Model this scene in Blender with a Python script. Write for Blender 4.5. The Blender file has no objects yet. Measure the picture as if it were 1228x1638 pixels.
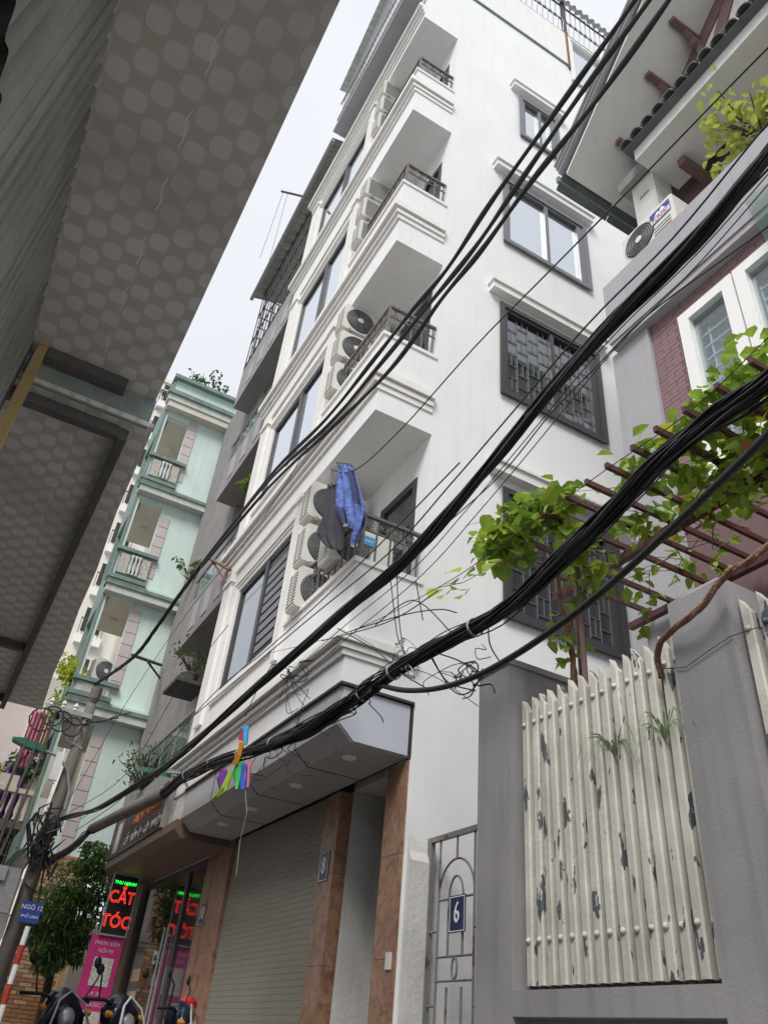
import bpy, math, random
from mathutils import Vector, Matrix
random.seed(7)
S = bpy.context.scene
COL = S.collection
# ---------------------------------------------------------------- camera
CAM = Vector((0.0, 0.0, 1.0))
F_PX = 1236.5
BR = ((0.86743749, 0.34710444, 0.3564698), (-0.49019267, 0.47348611, 0.73179372), (0.08522535, -0.80952419, 0.58086765))
cam = bpy.data.cameras.new('camera')
cam.sensor_fit = 'VERTICAL'; cam.sensor_height = 24.0; cam.lens = 24.0*F_PX/1638.0
cam.clip_start = 0.05; cam.clip_end = 2000
camo = bpy.data.objects.new('camera', cam); COL.objects.link(camo)
M = Matrix.Identity(4)
for r in range(3):
    M[r][0] = BR[r][0]; M[r][1] = -BR[r][1]; M[r][2] = -BR[r][2]; M[r][3] = CAM[r]
camo.matrix_world = M
S.camera = camo
# ---------------------------------------------------------------- sky
SUN_EL, SUN_AZ = math.radians(52), math.radians(205)
w = bpy.data.worlds.new('World'); S.world = w; w.use_nodes = True
nt = w.node_tree; N = nt.nodes; L = nt.links; N.clear()
wo = N.new('ShaderNodeOutputWorld'); bg = N.new('ShaderNodeBackground')
sky = N.new('ShaderNodeTexSky'); sky.sky_type = 'NISHITA'; sky.sun_disc = False
sky.sun_elevation = SUN_EL; sky.sun_rotation = SUN_AZ
tc = N.new('ShaderNodeTexCoord'); sp = N.new('ShaderNodeSeparateXYZ')
L.new(tc.outputs['Generated'], sp.inputs[0])
mr = N.new('ShaderNodeMapRange'); mr.inputs[1].default_value = -0.1; mr.inputs[2].default_value = 1.0
mr.inputs[3].default_value = 0.0; mr.inputs[4].default_value = 1.0
L.new(sp.outputs['Z'], mr.inputs[0])
cr = N.new('ShaderNodeValToRGB')                       # overcast dome: brighter towards the zenith
cr.color_ramp.elements[0].color = (4.0, 4.15, 4.5, 1); cr.color_ramp.elements[1].color = (5.75, 5.85, 6.15, 1)
L.new(mr.outputs[0], cr.inputs[0])
nz = N.new('ShaderNodeTexNoise'); nz.inputs['Scale'].default_value = 2.2; nz.inputs['Detail'].default_value = 4; nz.inputs['Roughness'].default_value = .45
L.new(tc.outputs['Generated'], nz.inputs['Vector'])
mc = N.new('ShaderNodeMapRange'); mc.inputs[3].default_value = 0.90; mc.inputs[4].default_value = 1.10
L.new(nz.outputs[0], mc.inputs[0])
vm = N.new('ShaderNodeVectorMath'); vm.operation = 'SCALE'
L.new(cr.outputs[0], vm.inputs[0]); L.new(mc.outputs[0], vm.inputs['Scale'])
mx = N.new('ShaderNodeMixRGB'); mx.inputs[0].default_value = 0.93
L.new(sky.outputs[0], mx.inputs[1]); L.new(vm.outputs[0], mx.inputs[2])
L.new(mx.outputs[0], bg.inputs[0]); bg.inputs[1].default_value = 0.1
L.new(bg.outputs[0], wo.inputs[0])
sl = bpy.data.lights.new('sun', 'SUN'); sl.energy = 2.0; sl.angle = math.radians(25); sl.color = (1, .975, .94)
so = bpy.data.objects.new('sun', sl); COL.objects.link(so)
so.rotation_euler = Vector((-0.62, -0.60, 1.0)).to_track_quat('Z', 'Y').to_euler()
S.view_settings.view_transform = 'Standard'; S.view_settings.look = 'None'
S.view_settings.gamma = 1; S.view_settings.exposure = 0.78; S.view_settings.use_curve_mapping = False
S.cycles.max_bounces = 8; S.cycles.diffuse_bounces = 4
# ---------------------------------------------------------------- helpers
ORG = {}
class MB:
    def __init__(s): s.v = []; s.f = []
    def box(s, x0, x1, y0, y1, z0, z1):
        x0, x1 = sorted((x0, x1)); y0, y1 = sorted((y0, y1)); z0, z1 = sorted((z0, z1))
        b = len(s.v)
        s.v += [(x, y, z) for z in (z0, z1) for x, y in ((x0, y0), (x1, y0), (x1, y1), (x0, y1))]
        s.f += [tuple(b+i for i in q) for q in ((3, 2, 1, 0), (4, 5, 6, 7), (0, 1, 5, 4), (1, 2, 6, 5), (2, 3, 7, 6), (3, 0, 4, 7))]
        return s
    def prism(s, pts, ax, a, b):
        n = len(pts); k = len(s.v)
        for t in (a, b):
            for p, q in pts:
                s.v.append({'x': (t, p, q), 'y': (p, t, q), 'z': (p, q, t)}[ax])
        s.f += [tuple(range(k+n-1, k-1, -1)), tuple(range(k+n, k+2*n))]
        for i in range(n):
            j = (i+1) % n; s.f.append((k+i, k+j, k+n+j, k+n+i))
        return s
    def tube(s, pts, r, n=8, closed=False):
        pts = [Vector(p) for p in pts]; m = len(pts); k = len(s.v)
        rr = r if isinstance(r, (list, tuple)) else [r]*m
        up = Vector((0, 0, 1)); prev = None
        for i, p in enumerate(pts):
            if closed: d = pts[(i+1) % m]-pts[i-1]
            else: d = pts[min(i+1, m-1)]-pts[max(i-1, 0)]
            if d.length < 1e-9: d = Vector((0, 0, 1))
            d.normalize()
            if prev is None:
                a = d.cross(up)
                if a.length < .05: a = d.cross(Vector((1, 0, 0)))
            else: a = prev-d*prev.dot(d)
            if a.length < 1e-6: a = d.orthogonal()
            a.normalize(); b = d.cross(a); prev = a
            for j in range(n):
                t = 2*math.pi*j/n; s.v.append(tuple(p+(a*math.cos(t)+b*math.sin(t))*rr[i]))
        for i in range(m if closed else m-1):
            i2 = (i+1) % m
            for j in range(n):
                j2 = (j+1) % n; s.f.append((k+i*n+j, k+i*n+j2, k+i2*n+j2, k+i2*n+j))
        if not closed:
            s.f += [tuple(k+j for j in range(n))[::-1], tuple(k+(m-1)*n+j for j in range(n))]
        return s
    def lathe(s, prof, c=(0, 0, 0), n=12, ax='z'):
        k = len(s.v); m = len(prof)
        for r, h in prof:
            for j in range(n):
                t = 2*math.pi*j/n; a, b = r*math.cos(t), r*math.sin(t)
                q = {'z': (a, b, h), 'y': (a, h, b), 'x': (h, a, b)}[ax]
                s.v.append((c[0]+q[0], c[1]+q[1], c[2]+q[2]))
        for i in range(m-1):
            for j in range(n):
                j2 = (j+1) % n; s.f.append((k+i*n+j, k+i*n+j2, k+(i+1)*n+j2, k+(i+1)*n+j))
        s.f += [tuple(k+j for j in range(n))[::-1], tuple(k+(m-1)*n+j for j in range(n))]
        return s
    def grid(s, fn, nu, nv):
        k = len(s.v)
        for i in range(nu+1):
            for j in range(nv+1): s.v.append(tuple(fn(i/nu, j/nv)))
        for i in range(nu):
            for j in range(nv):
                a = k+i*(nv+1)+j; s.f.append((a, a+nv+1, a+nv+2, a+1))
        return s
    def poly(s, *pts):
        k = len(s.v); s.v += [tuple(p) for p in pts]; s.f.append(tuple(range(k, k+len(pts)))); return s
    def mesh(s, name, mat, o=(0, 0, 0), smooth=False):
        me = bpy.data.meshes.new(name)
        me.from_pydata([(a-o[0], b-o[1], c-o[2]) for a, b, c in s.v], [], s.f)
        if mat: me.materials.append(mat)
        if smooth:
            for p in me.polygons: p.use_smooth = True
        me.update(); return me
    def build(s, name, mat, parent=None, label=None, smooth=False, kind=None):
        if parent is not None: o = ORG[parent.name]
        else:
            xs, ys, zs = zip(*s.v); o = ((min(xs)+max(xs))/2, (min(ys)+max(ys))/2, min(zs))
        ob = bpy.data.objects.new(name, s.mesh(name, mat, o, smooth)); COL.objects.link(ob)
        ORG[ob.name] = o
        if parent is not None: ob.parent = parent
        else: ob.location = o
        if label: ob['label'] = label
        if kind: ob['kind'] = kind
        return ob
def box(x0, x1, y0, y1, z0, z1): return MB().box(x0, x1, y0, y1, z0, z1)
def thing(name, label, cat, loc=(0, 0, 0), group=None):
    o = bpy.data.objects.new(name, None); o.empty_display_size = .1; COL.objects.link(o); o.location = loc
    o['label'] = label; o['category'] = cat
    if group: o['group'] = group
    ORG[o.name] = tuple(loc); return o
def tag(o, label, cat, group=None):
    o['label'] = label; o['category'] = cat
    if group: o['group'] = group
    return o
def struct(o): o['kind'] = 'structure'; return o
def dup(root, loc, rz=None, label=None):
    def cp(o, par):
        c = o.copy(); COL.objects.link(c)
        if par is not None: c.parent = par
        for ch in list(o.children): cp(ch, c)
        return c
    r = cp(root, None); r.location = loc
    if rz is not None: r.rotation_euler = (0, 0, rz)
    if label: r['label'] = label
    ORG[r.name] = tuple(loc); return r
def inst(name, me, parent, loc, rot=(0, 0, 0), sc=(1, 1, 1)):
    o = bpy.data.objects.new(name, me); COL.objects.link(o); po = ORG[parent.name]
    o.parent = parent; o.location = (loc[0]-po[0], loc[1]-po[1], loc[2]-po[2]); o.rotation_euler = rot; o.scale = sc
    ORG[o.name] = tuple(loc); return o
def ray(u, v):
    d = (u-614, v-819, F_PX); return Vector([sum(BR[r][i]*d[i] for i in range(3)) for r in range(3)])
def PX(u, v, x): r = ray(u, v); return CAM+r*(x/r.x)
def PY(u, v, y): r = ray(u, v); return CAM+r*(y/r.y)
def PZ(u, v, z): r = ray(u, v); return CAM+r*((z-1)/r.z)
def holed(mb, ax, a, b, u0, u1, z0, z1, holes):
    """wall slab of thickness a..b on axis ax, spanning u and z, with rectangular openings"""
    us = sorted({u0, u1, *[h[0] for h in holes], *[h[1] for h in holes]}); zs = sorted({z0, z1, *[h[2] for h in holes], *[h[3] for h in holes]})
    us = [u for u in us if u0-1e-6 <= u <= u1+1e-6]; zs = [z for z in zs if z0-1e-6 <= z <= z1+1e-6]
    for i in range(len(us)-1):
        cu = (us[i]+us[i+1])/2; start = None; runs = []
        for j in range(len(zs)-1):
            cz = (zs[j]+zs[j+1])/2
            solid = not any(h[0] < cu < h[1] and h[2] < cz < h[3] for h in holes)
            if solid and start is None: start = zs[j]
            if not solid and start is not None: runs.append((start, zs[j])); start = None
        if start is not None: runs.append((start, zs[-1]))
        for p, q in runs:
            if ax == 'x': mb.box(a, b, us[i], us[i+1], p, q)
            else: mb.box(us[i], us[i+1], a, b, p, q)
    return mb
# ---------------------------------------------------------------- materials
def newmat(name):
    m = bpy.data.materials.new(name); m.use_nodes = True; t = m.node_tree
    b = t.nodes['Principled BSDF']; return m, t, b
def mat(name, col, rough=.8, var=.1, vs=1.5, bump=.15, bs=45, metal=0, streak=0, dirt=(.25, .23, .2), spec=.5, patch=0, pcol=(.3, .3, .3), ps=3, pw=.62):
    m, t, b = newmat(name); n = t.nodes; l = t.links
    g = n.new('ShaderNodeNewGeometry')
    no = n.new('ShaderNodeTexNoise'); no.inputs['Scale'].default_value = vs; no.inputs['Detail'].default_value = 6; no.inputs['Roughness'].default_value = .6
    l.new(g.outputs['Position'], no.inputs['Vector'])
    r = n.new('ShaderNodeMapRange'); r.inputs[1].default_value = .3; r.inputs[2].default_value = .7; r.inputs[3].default_value = 1-var; r.inputs[4].default_value = 1+var*.6
    l.new(no.outputs[0], r.inputs[0])
    v = n.new('ShaderNodeVectorMath'); v.operation = 'SCALE'; v.inputs[0].default_value = col; l.new(r.outputs[0], v.inputs['Scale'])
    out = v.outputs[0]
    if streak:
        mp = n.new('ShaderNodeMapping'); mp.inputs['Scale'].default_value = (7, 7, .5); l.new(g.outputs['Position'], mp.inputs[0])
        n2 = n.new('ShaderNodeTexNoise'); n2.inputs['Scale'].default_value = 1.3; n2.inputs['Detail'].default_value = 5; l.new(mp.outputs[0], n2.inputs['Vector'])
        r2 = n.new('ShaderNodeMapRange'); r2.inputs[1].default_value = .5; r2.inputs[2].default_value = .8; r2.inputs[4].default_value = streak; l.new(n2.outputs[0], r2.inputs[0])
        x = n.new('ShaderNodeMixRGB'); x.inputs[2].default_value = (*dirt, 1); l.new(r2.outputs[0], x.inputs[0]); l.new(out, x.inputs[1]); out = x.outputs[0]
    if patch:
        mp = n.new('ShaderNodeMapping'); mp.inputs['Scale'].default_value = (ps*1.6, ps*1.6, ps*.55); l.new(g.outputs['Position'], mp.inputs[0])
        n3 = n.new('ShaderNodeTexNoise'); n3.inputs['Scale'].default_value = 1.5; n3.inputs['Detail'].default_value = 5; n3.inputs['Roughness'].default_value = .55; l.new(mp.outputs[0], n3.inputs['Vector'])
        r3 = n.new('ShaderNodeMapRange'); r3.inputs[1].default_value = pw; r3.inputs[2].default_value = pw+.012; r3.inputs[4].default_value = patch; l.new(n3.outputs[0], r3.inputs[0])
        x = n.new('ShaderNodeMixRGB'); x.inputs[2].default_value = (*pcol, 1); l.new(r3.outputs[0], x.inputs[0]); l.new(out, x.inputs[1]); out = x.outputs[0]
    l.new(out, b.inputs['Base Color'])
    b.inputs['Roughness'].default_value = rough; b.inputs['Metallic'].default_value = metal; b.inputs['Specular IOR Level'].default_value = spec
    if patch: phh = r3.outputs[0]
    if bump:
        nb = n.new('ShaderNodeTexNoise'); nb.inputs['Scale'].default_value = bs; nb.inputs['Detail'].default_value = 5; l.new(g.outputs['Position'], nb.inputs['Vector'])
        bp = n.new('ShaderNodeBump'); bp.inputs['Strength'].default_value = bump; bp.inputs['Distance'].default_value = .02; l.new(nb.outputs[0], bp.inputs['Height']); l.new(bp.outputs[0], b.inputs['Normal'])
        if patch:
            b3 = n.new('ShaderNodeBump'); b3.invert = True; b3.inputs['Strength'].default_value = .9; b3.inputs['Distance'].default_value = .004; l.new(phh, b3.inputs['Height']); l.new(bp.outputs[0], b3.inputs['Normal']); l.new(b3.outputs[0], b.inputs['Normal'])
    return m
def glass(name, refl=.55, tint=(.02, .025, .03), rough=.02):
    m, t, b = newmat(name); n = t.nodes; l = t.links
    b.inputs['Base Color'].default_value = (*tint, 1); b.inputs['Roughness'].default_value = .1
    g = n.new('ShaderNodeBsdfGlossy'); g.inputs['Roughness'].default_value = rough; g.inputs['Color'].default_value = (.9, .94, .98, 1)
    no = n.new('ShaderNodeTexNoise'); no.inputs['Scale'].default_value = 1.2
    ge = n.new('ShaderNodeNewGeometry'); l.new(ge.outputs['Position'], no.inputs['Vector'])
    bp = n.new('ShaderNodeBump'); bp.inputs['Strength'].default_value = .05; bp.inputs['Distance'].default_value = .05; l.new(no.outputs[0], bp.inputs['Height']); l.new(bp.outputs[0], g.inputs['Normal'])
    x = n.new('ShaderNodeMixShader'); x.inputs[0].default_value = refl
    l.new(b.outputs[0], x.inputs[1]); l.new(g.outputs[0], x.inputs[2]); l.new(x.outputs[0], n['Material Output'].inputs[0]); return m
def clear_glass(name, col=(.8, .95, .9), alpha=.7):
    m, t, b = newmat(name); n = t.nodes; l = t.links
    tr = n.new('ShaderNodeBsdfTransparent'); tr.inputs[0].default_value = (*col, 1)
    g = n.new('ShaderNodeBsdfGlossy'); g.inputs['Roughness'].default_value = .03
    x = n.new('ShaderNodeMixShader'); x.inputs[0].default_value = 1-alpha
    l.new(tr.outputs[0], x.inputs[1]); l.new(g.outputs[0], x.inputs[2]); l.new(x.outputs[0], n['Material Output'].inputs[0]); return m
def emis(name, col, e):
    m, t, b = newmat(name); b.inputs['Base Color'].default_value = (*col, 1); b.inputs['Emission Color'].default_value = (*col, 1); b.inputs['Emission Strength'].default_value = e; return m
def leafmat(name, col, col2):
    m, t, b = newmat(name); n = t.nodes; l = t.links
    oi = n.new('ShaderNodeObjectInfo'); g = n.new('ShaderNodeNewGeometry')
    no = n.new('ShaderNodeTexNoise'); no.inputs['Scale'].default_value = 9; l.new(g.outputs['Position'], no.inputs['Vector'])
    wn = n.new('ShaderNodeMath'); wn.operation = 'MULTIPLY_ADD'; wn.inputs[1].default_value = .55; l.new(oi.outputs['Random'], wn.inputs[0])
    m2 = n.new('ShaderNodeMath'); m2.operation = 'MULTIPLY_ADD'; m2.inputs[1].default_value = .9; m2.inputs[2].default_value = -.25; l.new(no.outputs[0], m2.inputs[0]); l.new(m2.outputs[0], wn.inputs[2])
    x = n.new('ShaderNodeMixRGB'); x.inputs[1].default_value = (*col, 1); x.inputs[2].default_value = (*col2, 1); x.use_clamp = True
    l.new(wn.outputs[0], x.inputs[0]); l.new(x.outputs[0], b.inputs['Base Color']); b.inputs['Roughness'].default_value = .45
    tl = n.new('ShaderNodeBsdfTranslucent'); l.new(x.outputs[0], tl.inputs[0])
    ms = n.new('ShaderNodeMixShader'); ms.inputs[0].default_value = .45; l.new(b.outputs[0], ms.inputs[1]); l.new(tl.outputs[0], ms.inputs[2]); l.new(ms.outputs[0], n['Material Output'].inputs[0]); return m
W = {}
W['white'] = mat('white_plaster', (.76, .765, .76), .85, .05, 1.0, .12, 12, streak=.22, dirt=(.55, .54, .5))
W['white2'] = mat('white_moulding', (.76, .75, .72), .7, .05, 3, .1, 40, streak=.22, dirt=(.5, .48, .43))
W['oldwhite'] = mat('old_white_paint', (.62, .61, .58), .85, .15, 2, .3, 25, streak=.35, dirt=(.25, .24, .22))
W['dark'] = mat('charcoal_aluminium', (.055, .055, .06), .45, .1, 5, .03, 50)
W['midgrey'] = mat('grey_aluminium', (.16, .165, .175), .4, .1, 5, .03, 50)
W['rail'] = mat('bronze_grey_iron', (.15, .135, .125), .5, .2, 12, .1, 80)
W['glass'] = glass('mirror_window_glass', .82)
W['glassd'] = glass('dark_window_glass', .16)
W['glasss'] = glass('pale_window_glass', .6, (.30, .34, .36), .06)
W['shopglass'] = glass('shop_glass', .38, (.012, .013, .016), .01)
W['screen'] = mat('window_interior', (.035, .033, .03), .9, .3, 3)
W['grillem'] = mat('grey_window_grille', (.15, .147, .143), .5, .1)
W['curtain'] = mat('lace_curtain', (.50, .47, .43), .9, .35, 14, .3, 60)
W['acw'] = mat('ac_enamel', (.66, .65, .60), .5, .06, 4, .03, 60, streak=.25, dirt=(.35, .33, .28))
W['acd'] = mat('ac_dark_grille', (.05, .05, .055), .6, .2)
W['acm'] = mat('ac_grey_fins', (.28, .28, .28), .6, .2, 30)
W['canopy'] = mat('canopy_panel', (.38, .375, .375), .5, .05, 2, .03, streak=.1)
W['canopyd'] = mat('canopy_groove', (.02, .02, .02), .9)
W['panel'] = mat('pale_blue_grey_panel', (.50, .53, .58), .35, .04, 2, .02)
W['marble'] = None
W['shutter'] = mat('roller_shutter_steel', (.25, .245, .205), .6, .08, 2, .05)
W['beam'] = mat('painted_dark_beam', (.15, .145, .14), .7, .2, 4, .1)
W['grey'] = mat('grey_cement_paint', (.27, .26, .26), .85, .12, 1.3, .2, 30, streak=.25, dirt=(.13, .12, .12))
W['greyl'] = mat('grey_lilac_paint', (.36, .35, .37), .85, .08, 1.5, .15, 30, streak=.3, dirt=(.22, .21, .22))
W['pillar'] = mat('weathered_grey_pillar', (.31, .298, .305), .9, .16, 1.2, .15, 60, streak=.5, dirt=(.15, .14, .14))
W['gtex'] = mat('grey_textured_render', (.25, .235, .23), .95, .15, 3, .7, 25)
W['cream'] = mat('peeling_cream_paint', (.60, .585, .52), .55, .18, 4, .15, 40, streak=.6, dirt=(.25, .22, .17), patch=1, pcol=(.10, .11, .125), ps=4.4, pw=.612)
W['creamp'] = mat('cream_render', (.60, .55, .46), .85, .12, 2, .2)
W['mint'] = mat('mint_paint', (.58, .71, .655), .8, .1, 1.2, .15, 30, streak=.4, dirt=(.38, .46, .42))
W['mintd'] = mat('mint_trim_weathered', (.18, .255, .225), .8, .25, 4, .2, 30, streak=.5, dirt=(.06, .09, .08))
W['mintl'] = mat('pale_trim', (.52, .56, .52), .8, .15, 3, .2, 30, streak=.4, dirt=(.25, .27, .25))
W['eaves'] = mat('pale_eaves_paint', (.68, .69, .66), .85, .08, 1.5, .1, 30, streak=.2, dirt=(.42, .42, .38))
W['quoin'] = mat('pinkish_grey_quoin', (.52, .46, .45), .85, .08, 2, .15, 40)
W['soffit'] = mat('beige_ceiling', (.60, .57, .50), .85, .1, 2)
W['bal'] = mat('pebbled_cream', (.52, .50, .43), .95, .35, 25, 1.0, 60)
W['maroon'] = mat('maroon_brick', (.225, .14, .148), .8, .12, 3, .2, 35)
W['maroonj'] = mat('maroon_mortar', (.17, .105, .11), .95, .1)
W['redwood'] = mat('maroon_painted_timber', (.17, .10, .095), .7, .2, 6, .2, 40)
W['pergola'] = mat('maroon_pergola_steel', (.085, .032, .027), .5, .25, 8, .15, 40)
W['tile'] = mat('dark_cement_tile', (.12, .13, .135), .8, .25, 5, .3, 30)
W['upvc'] = mat('white_upvc', (.80, .80, .78), .4, .03, 3, 0)
W['cable'] = mat('black_cable_rubber', (.020, .020, .022), .6, .4, 20, .1, 80)
W['cableg'] = mat('faded_cable_rubber', (.075, .075, .08), .7, .4, 20)
W['cablew'] = mat('grey_cable', (.35, .34, .32), .6, .2)
W['tin'] = mat('galvanised_corrugated_sheet', (.30, .31, .28), .5, .3, 2.5, .2, 30, streak=.5, dirt=(.08, .085, .07))
W['yellow'] = mat('yellow_ochre_trim', (.58, .42, .20), .6, .1, 3)
W['steel'] = mat('rusty_dark_steel', (.05, .048, .045), .6, .3, 8, .2)
W['gate'] = mat('grey_gate_steel', (.20, .195, .19), .5, .2, 8, .15, 50, patch=1, pcol=(.11, .05, .04), ps=5, pw=.62)
W['rust'] = mat('rust_post', (.21, .10, .065), .8, .35, 6, .3)
W['blue'] = mat('navy_enamel', (.012, .022, .085), .35, .15, 8, 0)
W['blues'] = mat('blue_street_sign', (.02, .06, .30), .4, .15, 8, 0)
W['whitep'] = mat('white_print', (.78, .80, .80), .5, .05)
W['red'] = mat('red_paint', (.42, .015, .01), .4, .2, 6)
W['redb'] = mat('red_white_post_red', (.50, .045, .03), .5, .2, 6)
W['pink'] = mat('magenta_poster', (.45, .02, .16), .5, .15, 3, 0)
W['brown'] = mat('sign_board_brown_black', (.022, .016, .014), .35, .2, 3, 0)
W['brownf'] = mat('brown_door_frame', (.16, .115, .085), .5, .2, 4, .05)
W['orange'] = mat('orange_sign_letters', (.42, .12, .03), .5, .1)
W['wletter'] = mat('pale_sign_letters', (.42, .40, .38), .5, .1)
W['ledg'] = emis('green_led', (.01, .9, .06), 1.6)
W['ledr'] = emis('red_led', (1, .05, .03), 1.3)
W['ledbox'] = mat('led_sign_black', (.02, .012, .014), .3, .1)
W['brick'] = mat('orange_brick', (.40, .19, .095), .85, .3, 3.5, .3, 40)
W['brickp'] = mat('pale_brick', (.52, .36, .23), .85, .2, 5, .3, 40)
W['mortar'] = mat('pale_mortar', (.36, .33, .28), .95, .15)
W['concrete'] = mat('concrete_pole', (.16, .14, .125), .9, .2, 3, .3, 30, streak=.3, dirt=(.12, .1, .09))
W['ground'] = mat('worn_concrete_alley', (.33, .325, .31), .9, .25, 1.2, .3, 20)
W['asph'] = mat('worn_pale_concrete_street', (.30, .295, .28), .95, .25, 1.5, .5, 60)
W['greenlamp'] = mat('green_lamp_housing', (.02, .16, .08), .45, .1)
W['galv'] = mat('galvanised_steel', (.35, .36, .36), .4, .1, 6, .05, metal=.5)
W['tower'] = mat('cream_tower_render', (.66, .63, .55), .9, .05, .3, 0)
W['towerw'] = mat('white_apartment_render', (.74, .73, .69), .9, .04, .3, 0)
W['denim'] = mat('blue_denim', (.10, .16, .42), .9, .55, 16, 1.0, 30)
W['denimd'] = mat('dark_denim', (.03, .04, .12), .9, .4, 9, .5, 60)
W['trous'] = mat('charcoal_cloth', (.045, .043, .052), .95, .2, 6, .4, 80)
W['greyc'] = mat('grey_cloth', (.16, .15, .17), .95, .2, 6, .4, 80)
W['body'] = mat('navy_black_scooter_paint', (.015, .02, .04), .15, .1, 3, 0)
W['silver'] = mat('silver_plastic', (.45, .46, .47), .3, .05, metal=.4, bump=0)
W['rubber'] = mat('black_rubber', (.012, .012, .012), .7, .2)
W['stem'] = mat('brown_vine_bark', (.24, .13, .085), .9, .4, 14, .8, 50)
W['twig'] = mat('dark_twig', (.07, .05, .04), .9, .3)
W['leaf'] = leafmat('vine_leaf_green', (.06, .17, .02), (.42, .56, .08))
W['leafy'] = leafmat('yellow_green_leaf', (.28, .42, .04), (.68, .64, .09))
W['leafz'] = leafmat('pale_yellow_green_leaf', (.20, .34, .06), (.60, .60, .14))
W['leafd'] = leafmat('dark_tree_leaf', (.03, .085, .02), (.12, .22, .06))
W['leafo'] = leafmat('withered_leaf', (.40, .30, .05), (.35, .12, .04))
W['spider'] = leafmat('spider_plant_leaf', (.14, .24, .10), (.45, .52, .34))
W['clay'] = mat('grey_plant_pot', (.12, .10, .085), .8, .2)
for nm, c in dict(k_red=(.55, .04, .04), k_org=(.55, .22, .02), k_green=(.05, .42, .10), k_lime=(.38, .62, .04), k_blue=(.03, .10, .45), k_sky=(.05, .30, .60), k_pink=(.60, .18, .30), k_purple=(.16, .03, .28)).items():
    W[nm] = mat(nm, c, .7, .1, 5, 0)
def marble_mat():
    m, t, b = newmat('brown_marble'); n = t.nodes; l = t.links
    g = n.new('ShaderNodeNewGeometry'); no = n.new('ShaderNodeTexNoise'); no.inputs['Scale'].default_value = 7; no.inputs['Detail'].default_value = 10; no.inputs['Roughness'].default_value = .72; no.inputs['Distortion'].default_value = 1.2
    l.new(g.outputs['Position'], no.inputs['Vector'])
    c = n.new('ShaderNodeValToRGB'); e = c.color_ramp.elements
    e[0].position = .3; e[0].color = (.07, .04, .026, 1); e[1].position = .75; e[1].color = (.42, .30, .21, 1)
    x = c.color_ramp.elements.new(.48); x.color = (.25, .135, .08, 1); x = c.color_ramp.elements.new(.6); x.color = (.32, .19, .12, 1)
    l.new(no.outputs[0], c.inputs[0]); l.new(c.outputs[0], b.inputs['Base Color']); b.inputs['Roughness'].default_value = .35; return m
W['marble'] = marble_mat()
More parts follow.
